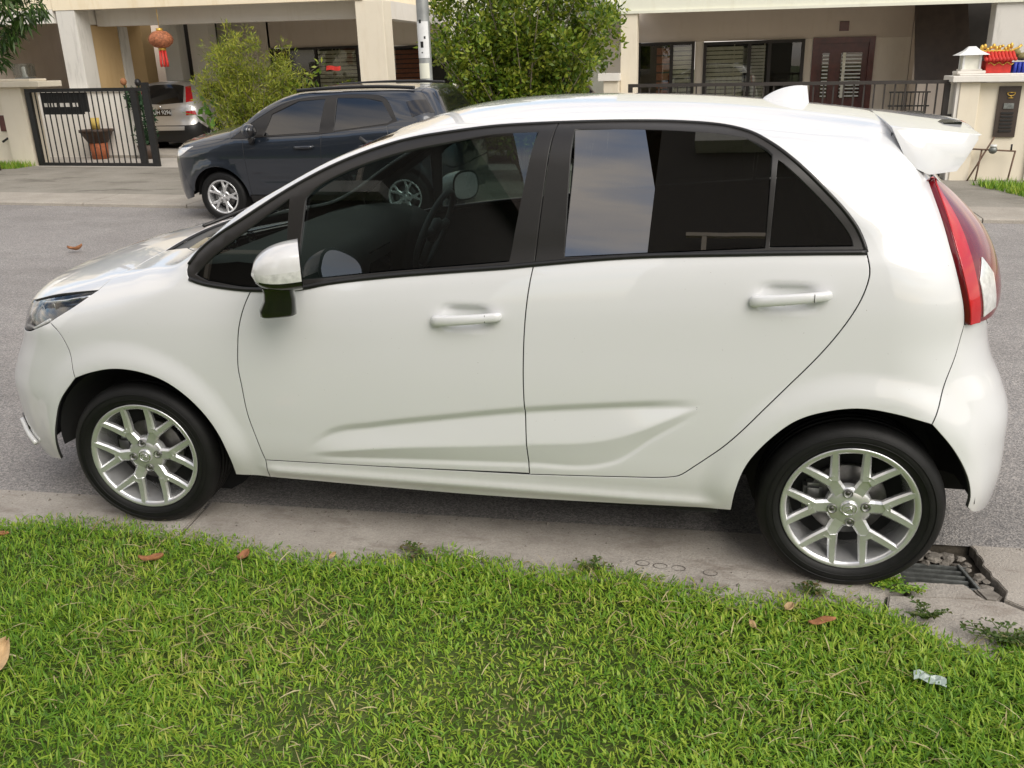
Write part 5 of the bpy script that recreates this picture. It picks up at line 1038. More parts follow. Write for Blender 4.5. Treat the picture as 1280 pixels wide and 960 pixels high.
m = MB(); m.box((-.20, -.02, .25), (.20, .02, .285), .006); m.tube([(-.21, 0, .285), (-.15, 0, .27), (0, 0, .275), (.15, 0, .27), (.23, 0, .30), (.27, 0, .34)], .018, 6); m.build('ridge', GOLD, sh)
for i in range(11): x = -.20 + i * .035; m = MB(); m.sphere((x, 0, .315 + .02 * math.sin(i * 2.1)), (.024, .02, .03 + .012 * math.cos(i * 1.3)), 7, 5); m.build('dragon_ornament', GOLD, sh)
for i in range(6): m = MB(); m.tube([(-.13 + i * .05, -.124, .12), (-.105 + i * .05, -.126, .10 if i % 2 else .135), (-.08 + i * .05, -.124, .12)], .008, 5); m.build('gold_trim', GOLD, sh)
bl = thing('blue_container', P3(5.76, 9.98, 1.41), 'blue ribbed container with small green lion figure at the right edge', 'container')
for i in range(5): m = MB(); m.tube([(-.10 + i * .05, -.1, 0), (-.10 + i * .05, -.1, .13)], .024, 6); m.build('rib', BLUEP, bl)
m = MB(); m.box((-.13, -.09, 0), (.14, .08, .135), .01); m.build('tub', BLUEP, bl); m = MB(); m.sphere((0, 0, .20), (.10, .07, .05), 9, 6); m.sphere((-.08, -.02, .25), .045, 8, 6); m.sphere((.08, 0, .24), (.04, .03, .06), 8, 6); m.build('lion_figure', plain('olive_paint', (.20, .17, .06), .5, var=.4, scale=30), bl)
wp = thing('water_meter', (0, 0, 0), 'round water meter on thin brown pipes along the right boundary wall', 'water meter'); Yp = 9.72
m = MB(); m.tube([P3(5.20, Yp, .47), P3(5.78, Yp, .44)], .011, 6); m.build('pipe', RUSTB, wp)
for a, b in ((( 5.50, .62), (5.23, .03)), ((5.37, .45), (5.34, .02)), ((5.775, .44), (5.73, .02))): m = MB(); m.tube([P3(a[0], Yp + .01, a[1]), P3(b[0], Yp + .01, b[1])], .011, 6); m.build('pipe', RUSTB, wp)
m = MB(); m.sphere(P3(5.50, Yp - .01, .455), (.055, .045, .05), 10, 7); m.build('meter_body', GALV, wp); m = MB(); m.lathe([(0, 0), (.04, 0), (.04, .03), (0, .03)], P3(5.50, Yp - .01, .495), 12); m.build('meter_cap', WHITEP, wp); m = MB(); m.tube([P3(5.72, Yp, .45), P3(5.72, Yp, .53)], .012, 5); m.build('valve', IRON, wp)
# parapet beyond, behind the bush
pp = thing('balcony_house', (0, 0, 0), 'white balcony block partly hidden behind the central bush', 'house'); bxw('upper_wall', -3.3, .36, 14.5, 14.7, 0, 3.6, W_PALE, pp); bxw('ledge', .08, .40, 11.1, 11.5, 1.36, 1.47, W_WHITE, pp); bxw('ledge_base', .16, .385, 11.14, 11.46, 0, 1.358, W_CREAM, pp); bxw('gap_shade_panel', -3.4, .35, 15.2, 15.3, 1.5, 3.2, UNLIT_BLACK, pp)  # last panel paints the shade of a gap in near-black
m = MB(); m.add([P3(-.7, 12.5, 2.9), P3(.36, 12.5, 2.15), P3(.36, 16.5, 2.15), P3(-.7, 16.5, 2.9), P3(-.7, 12.5, 3.1), P3(.36, 12.5, 2.35), P3(.36, 16.5, 2.35), P3(-.7, 16.5, 3.1)], [(3, 2, 1, 0), (4, 5, 6, 7), (0, 1, 5, 4), (1, 2, 6, 5), (2, 3, 7, 6), (3, 0, 4, 7)]); m.build('sloping_roof', W_GREYT, pp)
# ------------------------------------------------------------------ pole, bushes, trees
po = thing('lamp_post', P3(-1.62, 7.75, .045), 'grey steel street pole with weathered notices in front of the bush', 'pole'); m = MB(); m.lathe([(0, 0), (.085, 0), (.082, 1.34), (.078, 1.36), (.074, 3.4), (.068, 6.5), (0, 6.5)], n=20); m.build('pole', GALVP, po); m = MB(); m.lathe([(.084, 1.30), (.09, 1.305), (.09, 1.34), (.082, 1.345)], n=20); m.build('collar', GALV, po)
def wrap(z0, z1, a0, a1, mat, nm, r=.0815):
    V = []; n = 8
    for i in range(n + 1):
        a = math.radians(a0 + (a1 - a0) * i / n)
        for z in (z0, z1): V.append((r * math.cos(a), r * math.sin(a), z))
    MB().add(V, [(2 * i, 2 * i + 2, 2 * i + 3, 2 * i + 1) for i in range(n)], True).build(nm, mat, po)
wrap(1.68, 2.10, 205, 330, WHITEP, 'notice'); wrap(1.44, 1.62, 210, 320, YEL if False else W_PALE, 'notice'); wrap(1.80, 1.87, 252, 278, IRON, 'stencil_mark', .083); wrap(2.08, 2.12, 246, 268, IRON, 'stencil_mark', .083); wrap(1.90, 1.93, 285, 300, IRON, 'stencil_mark', .083); wrap(1.735, 1.75, 258, 270, IRON, 'stencil_mark', .083)
BUSHM = leafmat('bush_leaf', [(.22, (.045, .10, .010)), (.42, (.12, .195, .016)), (.60, (.22, .285, .026)), (.78, (.35, .38, .05)), (.95, (.48, .44, .11))], .4, .3, 2.2)
BAMBM = leafmat('bamboo_leaf', [(.25, (.12, .175, .018)), (.5, (.25, .29, .03)), (.75, (.38, .39, .055)), (.95, (.52, .47, .12))], .5, .35, 2.5)
TREEM = leafmat('mango_leaf', [(.25, (.018, .045, .010)), (.5, (.045, .095, .018)), (.75, (.09, .155, .03)), (.95, (.17, .22, .06))], .35, .3, 2)
TWIG = plain('grey_twig', (.20, .17, .12), .8, var=.3, scale=20); BARK = plain('brown_bark', (.09, .065, .045), .9, var=.4, scale=15)
def bush(name, base, spread, H, n_stem, nleaf, mat, label, cat, seed, ll, lw, h0=.35, twig=.008, rad=.17, flat=1., group=None, up=.35):
    R = random.Random(seed); r = thing(name, base, label, cat, group); st = MB(); cs = []; rs = []
    for s in range(n_stem):
        a = R.uniform(0, 6.28); rr = R.uniform(.15, 1) ** .6; tx, ty = math.cos(a) * spread * rr, math.sin(a) * spread * rr * flat; tz = H * R.uniform(.62, 1.0) * (1 - .32 * rr * rr); pts = []
        for i in range(7):
            f = i / 6; pts.append((tx * f ** 1.25 + R.uniform(-.03, .03), ty * f ** 1.25 + R.uniform(-.03, .03), tz * f)); 
            if f > h0: cs.append((pts[-1][0] + R.uniform(-.12, .12), pts[-1][1] + R.uniform(-.12, .12), pts[-1][2] + R.uniform(-.06, .1))); rs.append(rad * R.uniform(.6, 1.25))
        st.tube(pts, [twig * (1.9 - 1.6 * i / 6) for i in range(7)], 5)
        for i in range(3, 7):
            p = pts[i]; q = (p[0] + R.uniform(-.28, .28), p[1] + R.uniform(-.28, .28) * flat, p[2] + R.uniform(.05, .25)); st.tube([p, ((p[0] + q[0]) / 2, (p[1] + q[1]) / 2, (p[2] + q[2]) / 2 + .02), q], [twig * .5, twig * .4, twig * .2], 4); cs.append(q); rs.append(rad * .7)
    st.build('trunk', TWIG, r); leafcloud('crown', cs, rs, nleaf, ll, lw, mat, r, seed, up); return r
bush('garden_bush', P3(-.72, 9.25, .05), 1.34, 3.25, 54, 34000, BUSHM, 'large leafy green bush between the two houses behind the pole', 'bush', 11, (.055, .10), (.026, .048), .30, .012, .21, .62)
bush('bamboo_shrub', P3(-4.75, 9.0, .05), .66, 2.2, 52, 16000, BAMBM, 'feathery yellow-green bamboo shrub left of the square column', 'shrub', 21, (.05, .10), (.010, .020), .25, .006, .15, .8, up=.5)
bush('low_shrub', P3(-3.95, 9.3, .05), .34, 1.50, 16, 900, BUSHM, 'low bright green shrub behind the navy car roof', 'shrub', 31, (.07, .12), (.03, .05), .5, .006, .12)
bush('broadleaf_plant', P3(-5.35, 9.0, .05), .18, 1.22, 7, 60, leafmat('broad_leaf', [(.3, (.07, .17, .02)), (.7, (.14, .28, .04))], .35, .35), 'bright broad-leaved plant beside the silver car', 'plant', 41, (.14, .22), (.06, .09), .75, .006, .08)
bush('flower_pot_plant', P3(-5.0, 13.3, .05), .35, 1.45, 12, 420, BUSHM, 'small garden plants under the striped window by the column', 'plant', 51, (.06, .1), (.03, .05), .5, .006, .12)
rf = thing('red_cloth', P3(-4.85, 12.3, 1.62), 'red cloth hanging on the plants beside the cream column', 'cloth'); m = MB(); V = []
for i in range(7):
    for j in range(3): V.append((-.20 + .065 * i, .01 * math.sin(i * 2 + j), .06 * j - .06 + .02 * math.sin(i)))
m.add(V, [(i * 3 + j, (i + 1) * 3 + j, (i + 1) * 3 + j + 1, i * 3 + j + 1) for i in range(6) for j in range(2)], True); o = m.build('fabric', REDC, rf); o.scale = (.7, 1, .6)
# mango tree, top left
mt = thing('mango_tree', P3(-8.72, 9.3, .05), 'long-leaved green tree branch hanging in at the top left corner', 'tree'); m = MB(); m.tube([(-1.6, .6, 0), (-1.55, .55, 1.2), (-1.35, .45, 2.4), (-1.1, .3, 3.2), (-.9, .2, 4.0)], [.13, .12, .10, .08, .05], 10); m.tube([(-1.35, .45, 2.4), (-.8, .2, 2.65), (-.3, 0, 2.55), (.05, -.1, 2.35)], [.05, .035, .02, .01], 7); m.tube([(-1.1, .3, 3.2), (-.4, .1, 3.0), (.3, 0, 2.75)], [.05, .03, .01], 7); m.build('trunk', BARK, mt)
cs = []; rs = []; R = random.Random(3)
for i in range(46):
    t = R.random(); x = -1.7 + 1.75 * t + R.uniform(-.15, .15); cs.append((x, R.uniform(-.4, .5), 1.92 + .55 * t + R.uniform(0, 1.4))); rs.append(R.uniform(.16, .30))
for q in ((-.9, 0, 1.85), (-.65, -.1, 1.95), (-.35, 0, 2.1), (-.1, 0, 2.2), (.15, 0, 2.42), (.4, 0, 2.55), (-.5, 0, 1.82)): cs.append(q); rs.append(.15)
leafcloud('crown', cs, rs, 4200, (.13, .22), (.028, .045), TREEM, mt, 9, -.1, .55)
# verge on the right
def patch(name, x0, x1, y0, y1, n, label, tip=False):
    R = RNG; x = R.uniform(x0, x1, n); y = R.uniform(y0, y1, n)
    if tip: k = (x - 5.2) > (9.35 - y) * .28; x, y = x[k], y[k]
    n = len(x); th = R.uniform(0, 6.28, n); L = R.uniform(.05, .13, n); z = np.array([G(a, b) for a, b in zip(x, y)]) + .05; w = .008
    V = np.stack([np.stack([x - w * np.sin(th), y + w * np.cos(th), z], 1), np.stack([x + w * np.sin(th), y - w * np.cos(th), z], 1), np.stack([x + L * .6 * np.cos(th), y + L * .6 * np.sin(th), z + L], 1)], 1).reshape(-1, 3)
    o = mesh_obj(name, V, [(3 * i, 3 * i + 1, 3 * i + 2) for i in range(n)], GRASSM); tag(o, label, 'grass', kind='stuff'); return o
patch('verge_grass', 5.2, 9.5, 7.9, 9.35, 9000, 'strip of grass on the far verge before the right boundary wall', True)
patch('wall_foot_grass', -14, -10.1, 10.15, 10.7, 3500, 'thin grass at the foot of the left boundary wall')
# ------------------------------------------------------------------ other cars
def bgcar(name, loc, rz, label, S, mat, dims, roll=0., rear=None, plate=None, simple=False, gl=GL_D):
    """parked car built on its own skin: panels, glass, lamps, wheels"""
    root = thing(name, loc, label, 'car'); root.rotation_euler = (roll, 0, rz); c = dims; y0 = -.83
    P = lambda q: S.project(np.array(q, float))
    def L3(*segs): return loop(*segs)
    db, dt = c['dlo_bot'], c['dlo_top']; zs, fx, mx, rx, WB, AR = c['sill'], c['fx'], c['mx'], c['rx'], c['wb'], c['ar']
    arc = lambda cx, a0, a1, r=AR: [(cx + r * math.cos(math.radians(a)), -.86, c['hub'] + r * math.sin(math.radians(a))) for a in np.linspace(a0, a1, 12)]
    bz = lambda x: float(np.interp(x, [p[0] for p in db], [p[2] for p in db])); ap = c['ap']; xf, xr = c['xf'], c['xr']
    fen = L3([(-.46, -.78, c['hz']), (-.2, -.80, c['hz'] + .05), (.02, -.80, bz(db[0][0]) - .01), (db[0][0], -.82, bz(db[0][0]))], [(db[0][0], -.83, bz(db[0][0])), (fx, -.84, bz(fx))], [(fx, -.84, bz(fx)), (fx + .02, -.87, .62), (fx + .03, -.86, zs)], [(fx + .03, -.86, zs), (AR + .01, -.86, zs)], rev(arc(0, 170, -2))[:], [(-AR, -.84, c['hub'] + .08), (-.46, -.80, .60), (-.46, -.78, c['hz'])])
    S.panel('front_fender', fen, mat, root, res=.05, mirror=True, back=CABIN_GAP)
    d1 = L3([(fx, -.84, bz(fx)), (mx, -.84, bz(mx))], [(mx, -.84, bz(mx)), (mx - .02, -.87, .7), (mx - .02, -.86, zs)], [(mx - .02, -.86, zs), (fx + .03, -.86, zs)], [(fx + .03, -.86, zs), (fx + .02, -.87, .62), (fx, -.84, bz(fx))])
    D = [S.panel('front_door', d1, mat, root, res=.05, mirror=True, back=CABIN_GAP)]
    ra = arc(WB, 180, 120); d2 = L3([(mx, -.84, bz(mx)), (rx, -.82, bz(rx))], [(rx, -.82, bz(rx)), (rx + .03, -.86, .85), (WB + AR * math.cos(math.radians(125)), -.87, c['hub'] + AR * math.sin(math.radians(125)))], arc(WB, 125, 178), [(WB - AR, -.86, c['hub']), (WB - AR - .02, -.86, zs)], [(WB - AR - .02, -.86, zs), (mx - .02, -.86, zs)], [(mx - .02, -.86, zs), (mx - .02, -.87, .7), (mx, -.84, bz(mx))])
    D.append(S.panel('rear_door', d2, mat, root, res=.05, mirror=True, back=CABIN_GAP))
    wsc = c['ws']; roof = c['roof']
    sb = L3(wsc, roof, c['hatch'], [c['hatch'][-1], (xr - .20, -.80, .62), (WB + AR * math.cos(math.radians(35)), -.86, c['hub'] + AR * math.sin(math.radians(35)))], arc(WB, 35, 125), [(WB + AR * math.cos(math.radians(125)), -.87, c['hub'] + AR * math.sin(math.radians(125))), (rx + .03, -.86, .85), (rx, -.82, bz(rx))], rev(dt), [db[0], wsc[0]])
    S.panel('side_body', sb, mat, root, res=.05, mirror=True, back=CABIN_GAP)
    cen = lambda q: (q[0], 0, q[2] + .03)
    hd0 = [cen(roof[0]), (roof[0][0] - .02, -.3, roof[0][2] + .02), roof[0]]; hd1 = [roof[-1], (roof[-1][0] + .02, -.3, roof[-1][2] + .02), cen((roof[-1][0] + .03, 0, roof[-1][2]))]
    S.panel('roof', L3(hd0, roof, hd1, [hd1[-1], hd0[0]]), mat, root, half=True, res=.08, back=CABIN_GAP)
    wb0 = [(wsc[0][0] - .04, 0, wsc[0][2] + .04), (wsc[0][0] - .03, -.4, wsc[0][2] + .03), wsc[0]]
    S.panel('windscreen', L3(wsc, rev(hd0), [hd0[0], wb0[0]], wb0), gl, root, half=True, res=.08, off=.006, flange=0)
    hx = c['hoodx']
    S.panel('hood', L3([(-.46, -.78, c['hz']), (-.2, -.80, c['hz'] + .05), (.02, -.80, bz(db[0][0]) - .01), (db[0][0], -.82, bz(db[0][0]))], [db[0], wsc[0]], rev(wb0), [wb0[0], (hx, 0, c['hz'] + .05)], [(hx, 0, c['hz'] + .05), (hx + .03, -.45, c['hz'] + .04), (-.46, -.78, c['hz'])]), mat, root, half=True, res=.07, back=CABIN_GAP)
    S.panel('front_bumper', L3([(hx, 0, c['hz'] + .045), (hx + .03, -.45, c['hz'] + .035), (-.46, -.78, c['hz'])], [(-.46, -.78, c['hz']), (-.46, -.80, .60), (-AR, -.84, c['hub'] + .08)], [(-AR, -.84, c['hub'] + .08), (-AR - .03, -.83, zs - .02)], [(-AR - .03, -.83, zs - .02), (xf + .12, -.5, zs - .04), (xf, 0, zs - .04)], [(xf, 0, zs - .04), (xf, 0, .5), (hx, 0, c['hz'] + .045)]), mat, root, half=True, res=.06, back=CABIN_GAP)
    S.panel('sill_trim', L3([(AR + .01, -.86, zs - .01), (WB - AR - .02, -.86, zs - .01)], [(WB - AR - .02, -.86, zs - .01), (WB - AR - .02, -.83, zs - .09)], [(WB - AR - .02, -.83, zs - .09), (AR + .01, -.83, zs - .09)], [(AR + .01, -.83, zs - .09), (AR + .01, -.86, zs - .01)]), TRIM, root, res=.06, mirror=True)
    for o in S.panel('headlight', L3([(-.30, -.83, c['hz'] + .005), (-.47, -.77, c['hz'] - .012), (xf + .10, -.60, c['hz'] - .02)], [(xf + .10, -.60, c['hz'] - .02), (xf + .09, -.62, c['hz'] - .10), (-.46, -.79, c['hz'] - .10), (-.30, -.83, c['hz'] + .005)]), CLEARL, root, res=.04, off=-.004, mirror=True): pass
    S.panel('grille', L3([(xf, 0, c['hz'] - .03), (xf + .05, -.5, c['hz'] - .05), (xf + .05, -.5, .50), (xf, 0, .46)], [(xf, 0, .46), (xf, 0, c['hz'] - .03)]), PIANO, root, half=True, res=.06, off=-.004)
    gap = [g for g in c['panes']]
    fr = L3(db, rev(dt))
    S.panel('window_frame', fr, SATIN, root, holes=[loop(*[[g[i], g[(i + 1) % len(g)]] for i in range(len(g))]) for g in gap], off=.001, res=.06, mirror=True, back=CABIN_GAP)
    for g in gap: S.glass('side_window', loop(*[[g[i], g[(i + 1) % len(g)]] for i in range(len(g))]), gl, root)
    for g in c.get('extra_panes', []): S.panel('quarter_glass', loop(*[[g[i], g[(i + 1) % len(g)]] for i in range(len(g))]), PIANO, root, off=-.003, res=.06, mirror=True)
    # rear end
    h = c['hatch'][-1]; rg = c['rglass']
    S.panel('tailgate', L3(rev(hd1), c['hatch'], [h, (xr - .12, -.72, .62), (xr, -.4, .60), (xr + .02, 0, .60)], [(xr + .02, 0, .60), rg[0], hd1[-1]]), mat, root, half=True, res=.06, back=CABIN_GAP)
    S.panel('rear_bumper', L3([(xr + .02, 0, .595), (xr, -.4, .595), (xr - .12, -.72, .615), h, (xr - .20, -.80, .62)], [(xr - .20, -.80, .62), (WB + AR * math.cos(math.radians(35)), -.86, c['hub'] + AR * math.sin(math.radians(35)))], arc(WB, 35, 2), [(WB + AR, -.84, c['hub']), (xr - .12, -.6, zs - .02), (xr, 0, zs - .02)], [(xr, 0, zs - .02), (xr + .02, 0, .595)]), c.get('bumper', mat), root, half=True, res=.06, back=CABIN_GAP)
    S.panel('rear_glass', L3([rg[0], rg[1]], [rg[1], rg[2]], [rg[2], rg[3]], [rg[3], rg[0]]), PIANO, root, half=True, res=.08, off=-.004)
    for q, mt_ in c['tail']:
        S.panel('tail_light', loop(*[[q[i], q[(i + 1) % len(q)]] for i in range(len(q))]), mt_, root, res=.04, off=-.010, mirror=True, flange=.02)
    for (x, z), d in zip(c['handles'], D):
        for sg, dd in zip((1, -1), d):
            m = MB(); yy = abs(float(S.project([(x, -.86, z)])[0][1])); m.tube([(x - .11, -(yy) * sg, z), (x - .08, -(yy + .02) * sg, z), (x + .08, -(yy + .02) * sg, z + .004), (x + .11, -yy * sg, z + .004)], .016, 8); m.build('door_handle', mat, dd)
    for sg in (1, -1):
        mr = bpy.data.objects.new('door_mirror', None); link(mr); mr.parent = root; mr.location = (c['mirror'][0], -.95 * sg, c['mirror'][1])
        m = MB(); m.sphere((0, 0, .03), (.07, .10, .075), 14, 9); m.build('mirror_cover', mat, mr); m = MB(); m.sphere((.03, 0, .03), (.05, .09, .065), 12, 8); m.build('mirror_glass', PIANO, mr); m = MB(); m.tube([(0, .02 * sg, -.03), (-.03, .09 * sg, -.10)], .04, 8); m.build('mirror_stalk', PIANO, mr)
    m = MB(); m.box((.45, -.76, zs - .08), (WB - .4, .76, zs + .05)); m.box((xf + .25, -.5, zs - .06), (.46, .5, zs + .05)); m.box((WB - .41, -.5, zs - .06), (xr - .2, .5, zs + .1)); m.build('floor_pan', DARKIN, root)
    m = MB(); m.box((.5, -.72, .5), (.72, .72, .93), .05); m.build('dashboard', CABIN_GAP, root)
    for sx, sy, wd in ((1.05, -.36, .5), (1.05, .36, .5), (1.85, 0, 1.2)):
        m = MB(); m.box((sx - .25, sy - wd / 2, .40), (sx + .25, sy + wd / 2, .55), .05); m.box((-.06, -wd / 2, 0), (.06, wd / 2, .55), .05, Matrix.Translation((sx + .2, sy, .52)) @ Matrix.Rotation(.22, 4, 'Y')); m.box((-.03, -.12, .56), (.05, .12, .72), .03, Matrix.Translation((sx + .2, sy, .52)) @ Matrix.Rotation(.22, 4, 'Y')); m.build('seat', SEAT, root)
    for cx in (0, WB):
        for sg in (1, -1):
            m = MB(); V = []; n = 16
            for k in range(n + 1):
                a = math.radians(2 + 176 * k / n)
                for Y, r in ((.77, AR - .005), (.55, AR - .01)): V.append((cx + r * math.cos(a), -Y * sg, c['hub'] + r * math.sin(a)))
            m.add(V, [(k * 2, k * 2 + 1, k * 2 + 3, k * 2 + 2) for k in range(n)], True); m.prism([(cx + (AR - .02) * math.cos(t * .3), c['hub'] + (AR - .02) * math.sin(t * .3)) for t in range(21)], -.54 * sg, -.55 * sg, 'xz'); m.build('wheel_well', DARKIN, root)
            make_wheel(root, (cx, -.835 * sg, c['hub']), 0, sg, c['tr'], c['tr'] * .68, 5, 5, 'T', .17)
    if plate:
        x, z, w, hh = plate; pl_ = bpy.data.objects.new('number_plate', None); link(pl_); pl_.parent = root
        m = MB(); m.box((x, -w / 2, z - hh / 2), (x + .015, w / 2, z + hh / 2), .004); m.build('plate', PIANO, pl_)
        cu = bpy.data.curves.new('plate_text', 'FONT'); cu.body = 'WUH 9296'; cu.align_x = 'CENTER'; cu.align_y = 'CENTER'; cu.size = hh * .88; cu.extrude = .001
        to = bpy.data.objects.new('plate_text', cu); link(to); dgx = bpy.context.evaluated_depsgraph_get(); me = bpy.data.meshes.new_from_object(to.evaluated_get(dgx)); bpy.data.objects.remove(to)
        t2 = bpy.data.objects.new('lettering', me); link(t2); t2.parent = pl_; me.materials.append(WHITEP); t2.location = (x + .0175, 0, z); t2.rotation_euler = (math.pi / 2, 0, math.pi / 2)
    return root
W0 = ([.10, .2, .3, .45, .6, .75, .86, .93, .97, 1.0, 1.03, 1.1, 1.2, 1.35, 1.45, 1.6], [.76, .80, .835, .86, .87, .87, .862, .85, .838, .825, .808, .785, .745, .68, .63, .55])
def suvdisp(x, z): return .010 * np.exp(-((z - .40) / .03) ** 2) * sst(.4, .6, x) * sst(2.1, 1.9, x) - .006 * np.exp(-((z - .47) / .03) ** 2) * sst(.4, .6, x) * sst(2.1, 1.9, x)
SKN = Skin(w0=W0, zb=([-.8, 0, .4, 1.3, 2.1, 3.2], [.92, .94, .95, .98, 1.03, 1.05]), xF=([.1, .25, .4, .55, .7, .85, 1.0], [-.621, -.691, -.702, -.70, -.691, -.669, -.615]),
    xR=([.1, .3, .5, .7, .9, 1.1, 1.3, 1.5], [2.72, 2.78, 2.80, 2.78, 2.74, 2.66, 2.54, 2.40]), T0=([-.85, -.6, -.4, -.2, 0, .15, .3, .5, .7, .9, 1.1, 1.4, 1.8, 2.2, 2.6, 3.0], [.729, .898, .944, .989, 1.026, 1.057, 1.115, 1.233, 1.333, 1.398, 1.425, 1.435, 1.435, 1.425, 1.40, 1.36]),
    crown=([-.85, -.2, .2, .45, .9, 1.3, 2.0, 2.8], [.08, .08, .07, .05, .06, .08, .08, .08]), ktop=([-.85, 0, .3, .6, 1.0, 2.0, 2.8], [.12, .12, .07, .06, .08, .1, .1]), wtap=([-.8, -.4, 0, .4, 2.2, 2.8, 3.1], [-.04, -.015, 0, 0, 0, -.015, -.04]), RF=(.42, .5), RR=(.3, .4), arches=((-.05, .29), (2.2, .29)), arch_r=.345, disp=suvdisp, x1=.05, x2=2.1, z0=.66, flare=.02)
dim = dict(dlo_bot=[(.199, -.835, .925), (.563, -.832, .939), (1.294, -.834, .965), (1.80, -.82, 1.01), (2.07, -.816, 1.048), (2.165, -.80, 1.085)], dlo_top=[(.199, -.835, .925), (.575, -.742, 1.161), (.888, -.688, 1.296), (1.329, -.654, 1.343), (1.773, -.647, 1.335), (2.01, -.67, 1.285), (2.165, -.80, 1.085)],
    panes=[[(.60, -.83, .955), (1.26, -.83, .985), (1.32, -.68, 1.312), (1.007, -.683, 1.295), (.69, -.735, 1.170)], [(1.44, -.831, .993), (2.05, -.813, 1.062), (2.11, -.798, 1.097), (1.98, -.693, 1.256), (1.77, -.681, 1.305), (1.46, -.676, 1.318)]], extra_panes=[[(2.24, -.70, 1.27), (2.44, -.60, 1.28), (2.52, -.62, 1.12), (2.32, -.76, 1.10)]],
    sill=.30, fx=.345, mx=1.30, rx=2.05, wb=2.2, ar=.345, hub=.285, tr=.285, hz=.845, hoodx=-.62, xf=-.69, xr=2.76, ap=0, ws=[(.16, -.72, 1.02), (.45, -.66, 1.16), (.68, -.61, 1.28), (.93, -.56, 1.375)], roof=[(.93, -.56, 1.375), (1.4, -.56, 1.395), (2.0, -.54, 1.39), (2.36, -.52, 1.36)], hatch=[(2.36, -.52, 1.36), (2.50, -.62, 1.15), (2.60, -.70, .95), (2.62, -.74, .70)],
    rglass=[(2.46, 0, 1.36), (2.46, -.44, 1.33), (2.62, -.50, 1.05), (2.68, 0, 1.05)], tail=[([(2.53, -.66, 1.06), (2.64, -.58, 1.04), (2.66, -.62, .85), (2.59, -.72, .85)], REDLENS)], handles=[(1.09, .83), (1.90, .88)], mirror=(.50, .99))
bgcar('navy_suv', (-3.51, 6.66, .045), 0, 'dark navy compact SUV parked by the far kerb facing left', SKN, NAVY, dim, roll=math.radians(1.6))
m = MB(); q = SKN.project([(.95, -.60, 1.40), (1.4, -.58, 1.40), (1.9, -.57, 1.40), (2.3, -.55, 1.37)])
rr_ = [o for o in bpy.data.objects if o.name.startswith('navy_suv')][0]
for sg in (1, -1): m = MB(); m.tube([(p[0], p[1] * sg, p[2] + .03) for p in spl(q)], .018, 8); m.build('roof_rail', TRIM, rr_)
# silver car, rear towards the street
SKS = Skin(w0=W0, zb=([-.8, 0, .4, 1.3, 2.1, 3.2], [.92, .94, .95, .98, 1.03, 1.05]), xF=([.1, .25, .4, .55, .7, .85, 1.0], [-.66, -.72, -.74, -.74, -.72, -.69, -.64]),
    xR=([.1, .3, .45, .55, .7, .9, 1.0, 1.1, 1.3, 1.5], [2.98, 3.08, 3.12, 3.11, 3.06, 3.03, 3.0, 2.95, 2.80, 2.64]), T0=([-.85, -.6, -.4, -.2, 0, .15, .3, .5, .7, .9, 1.1, 1.4, 1.8, 2.2, 2.6, 3.0], [.729, .898, .944, .989, 1.026, 1.057, 1.115, 1.233, 1.333, 1.42, 1.465, 1.49, 1.50, 1.495, 1.48, 1.43]),
    crown=([-.85, -.2, .2, .45, .9, 1.3, 2.0, 2.8], [.08, .08, .07, .05, .06, .08, .08, .08]), ktop=([-.85, 0, .3, .6, 1.0, 2.0, 2.8], [.12, .12, .07, .06, .08, .1, .1]), wtap=([-.8, -.4, 0, .4, 2.2, 2.8, 3.1], [-.04, -.015, 0, 0, 0, -.015, -.04]), RF=(.42, .5), RR=(.28, .38), arches=((0, .31), (2.4, .31)), arch_r=.37, x1=.05, x2=2.35, z0=.66)
dim2 = dict(dim, dlo_bot=[(.199, -.835, .925), (.563, -.832, .939), (1.294, -.834, .965), (2.0, -.82, 1.01), (2.40, -.81, 1.055), (2.56, -.79, 1.13)], dlo_top=[(.199, -.835, .925), (.575, -.742, 1.161), (.888, -.688, 1.31), (1.329, -.654, 1.39), (1.9, -.647, 1.385), (2.35, -.66, 1.34), (2.56, -.79, 1.13)],
    panes=[[(.60, -.83, .955), (1.26, -.83, .985), (1.32, -.68, 1.35), (1.007, -.683, 1.31), (.69, -.735, 1.170)], [(1.42, -.831, .993), (1.98, -.813, 1.04), (2.0, -.68, 1.345), (1.45, -.676, 1.352)], [(2.05, -.82, 1.05), (2.42, -.80, 1.10), (2.49, -.78, 1.14), (2.31, -.69, 1.29), (2.06, -.68, 1.34)]], extra_panes=[], rx=2.1, wb=2.4, ar=.365, hub=.31, tr=.31, xf=-.73, xr=3.06, ws=[(.16, -.72, 1.02), (.45, -.66, 1.17), (.68, -.61, 1.30), (.95, -.56, 1.42)], roof=[(.95, -.56, 1.42), (1.4, -.56, 1.45), (2.0, -.54, 1.455), (2.60, -.50, 1.42)], hatch=[(2.60, -.50, 1.42), (2.80, -.62, 1.17), (2.90, -.70, .98), (2.90, -.76, .66)],
    rglass=[(2.70, 0, 1.42), (2.70, -.44, 1.39), (2.93, -.50, 1.02), (3.0, 0, 1.02)], bumper=TRIM, tail=[([(2.64, -.58, 1.41), (2.73, -.50, 1.40), (2.93, -.56, 1.03), (2.85, -.67, 1.04)], REDLENS), ([(2.85, -.67, 1.04), (2.93, -.56, 1.03), (3.0, -.58, .87), (2.90, -.72, .87)], CLEARL), ([(2.90, -.72, .87), (3.0, -.58, .87), (3.01, -.58, .79), (2.90, -.74, .79)], REDLENS)], handles=[(1.09, .85), (1.85, .90)])
sv = bgcar('silver_suv', (-9.62, 17.05, .05), -math.pi / 2, 'silver SUV parked nose-in under the porch, tail lights facing the street', SKS, SILVER, dim2, plate=(3.045, .86, .52, .13))
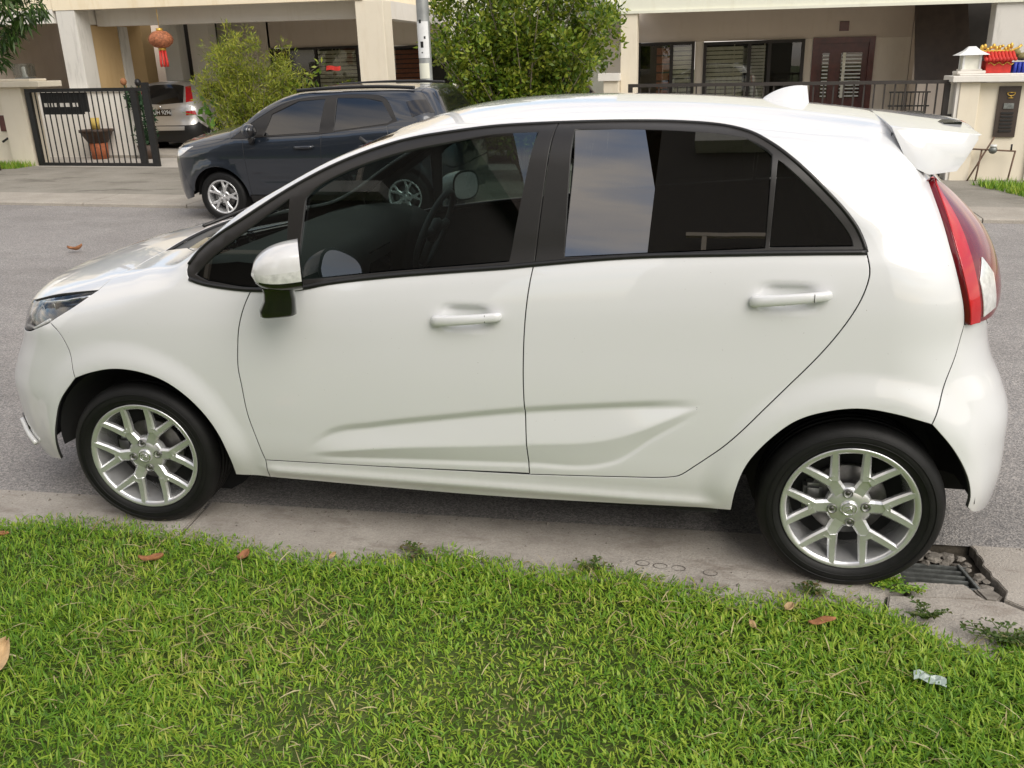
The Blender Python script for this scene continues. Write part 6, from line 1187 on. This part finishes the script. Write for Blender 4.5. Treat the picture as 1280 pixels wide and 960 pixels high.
SKS_q = SKS.panel('bumper_strip', loop([(3.1, 0, .50), (3.1, -.55, .50)], [(3.1, -.55, .50), (3.08, -.55, .58)], [(3.08, -.55, .58), (3.1, 0, .585)], [(3.1, 0, .585), (3.1, 0, .50)]), SILVER, sv, half=True, res=.08, off=-.012)
m = MB(); m.box((3.0, -.38, .90), (3.03, .38, .945), .01); m.build('plate_garnish', SILVER, sv)
m = MB(); m.lathe([(0, .01), (.03, .01), (.04, 0)], (3.045, 0, .965), 16, 'x'); m.build('badge', CHROME, sv)
bgcar('black_hatchback', (-2.9, 12.35, .08), -.12, 'black car hidden behind the bush and the navy car roof', SKN, BLACKP, dim)
# ------------------------------------------------------------------ houses across the lawn, behind the viewer (they show mirrored in the white car's glass)
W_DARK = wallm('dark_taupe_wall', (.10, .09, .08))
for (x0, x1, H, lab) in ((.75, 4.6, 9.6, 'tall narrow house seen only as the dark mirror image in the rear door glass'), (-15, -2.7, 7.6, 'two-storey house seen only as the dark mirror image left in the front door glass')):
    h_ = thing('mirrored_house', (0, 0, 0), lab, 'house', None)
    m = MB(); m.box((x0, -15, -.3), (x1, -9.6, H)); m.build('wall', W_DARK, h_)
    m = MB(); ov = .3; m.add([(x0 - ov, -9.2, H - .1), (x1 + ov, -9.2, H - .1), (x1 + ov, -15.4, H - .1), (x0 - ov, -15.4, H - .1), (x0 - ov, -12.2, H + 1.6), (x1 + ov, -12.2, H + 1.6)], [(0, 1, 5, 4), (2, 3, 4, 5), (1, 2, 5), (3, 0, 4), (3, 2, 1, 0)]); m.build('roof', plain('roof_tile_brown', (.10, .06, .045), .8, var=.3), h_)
    for f in range(int(H // 2.9)):
        z = 2.75 + f * 2.9
        m = MB(); m.box((x0 + .5, -9.598, z), (x1 - .4, -9.25, z + .22)); m.build('balcony_slab', W_GREYT, h_)
        for i in range(int((x1 - x0) / .9)): m = MB(); xx = x0 + .7 + i * .9; m.box((xx, -9.34, z + .222), (xx + .06, -9.28, z + .9)); m.build('balcony_post', W_TAUPE, h_)
        m = MB(); m.box((x0 + .5, -9.345, z + .902), (x1 - .4, -9.275, z + .97)); m.build('balcony_rail', W_TAUPE, h_)
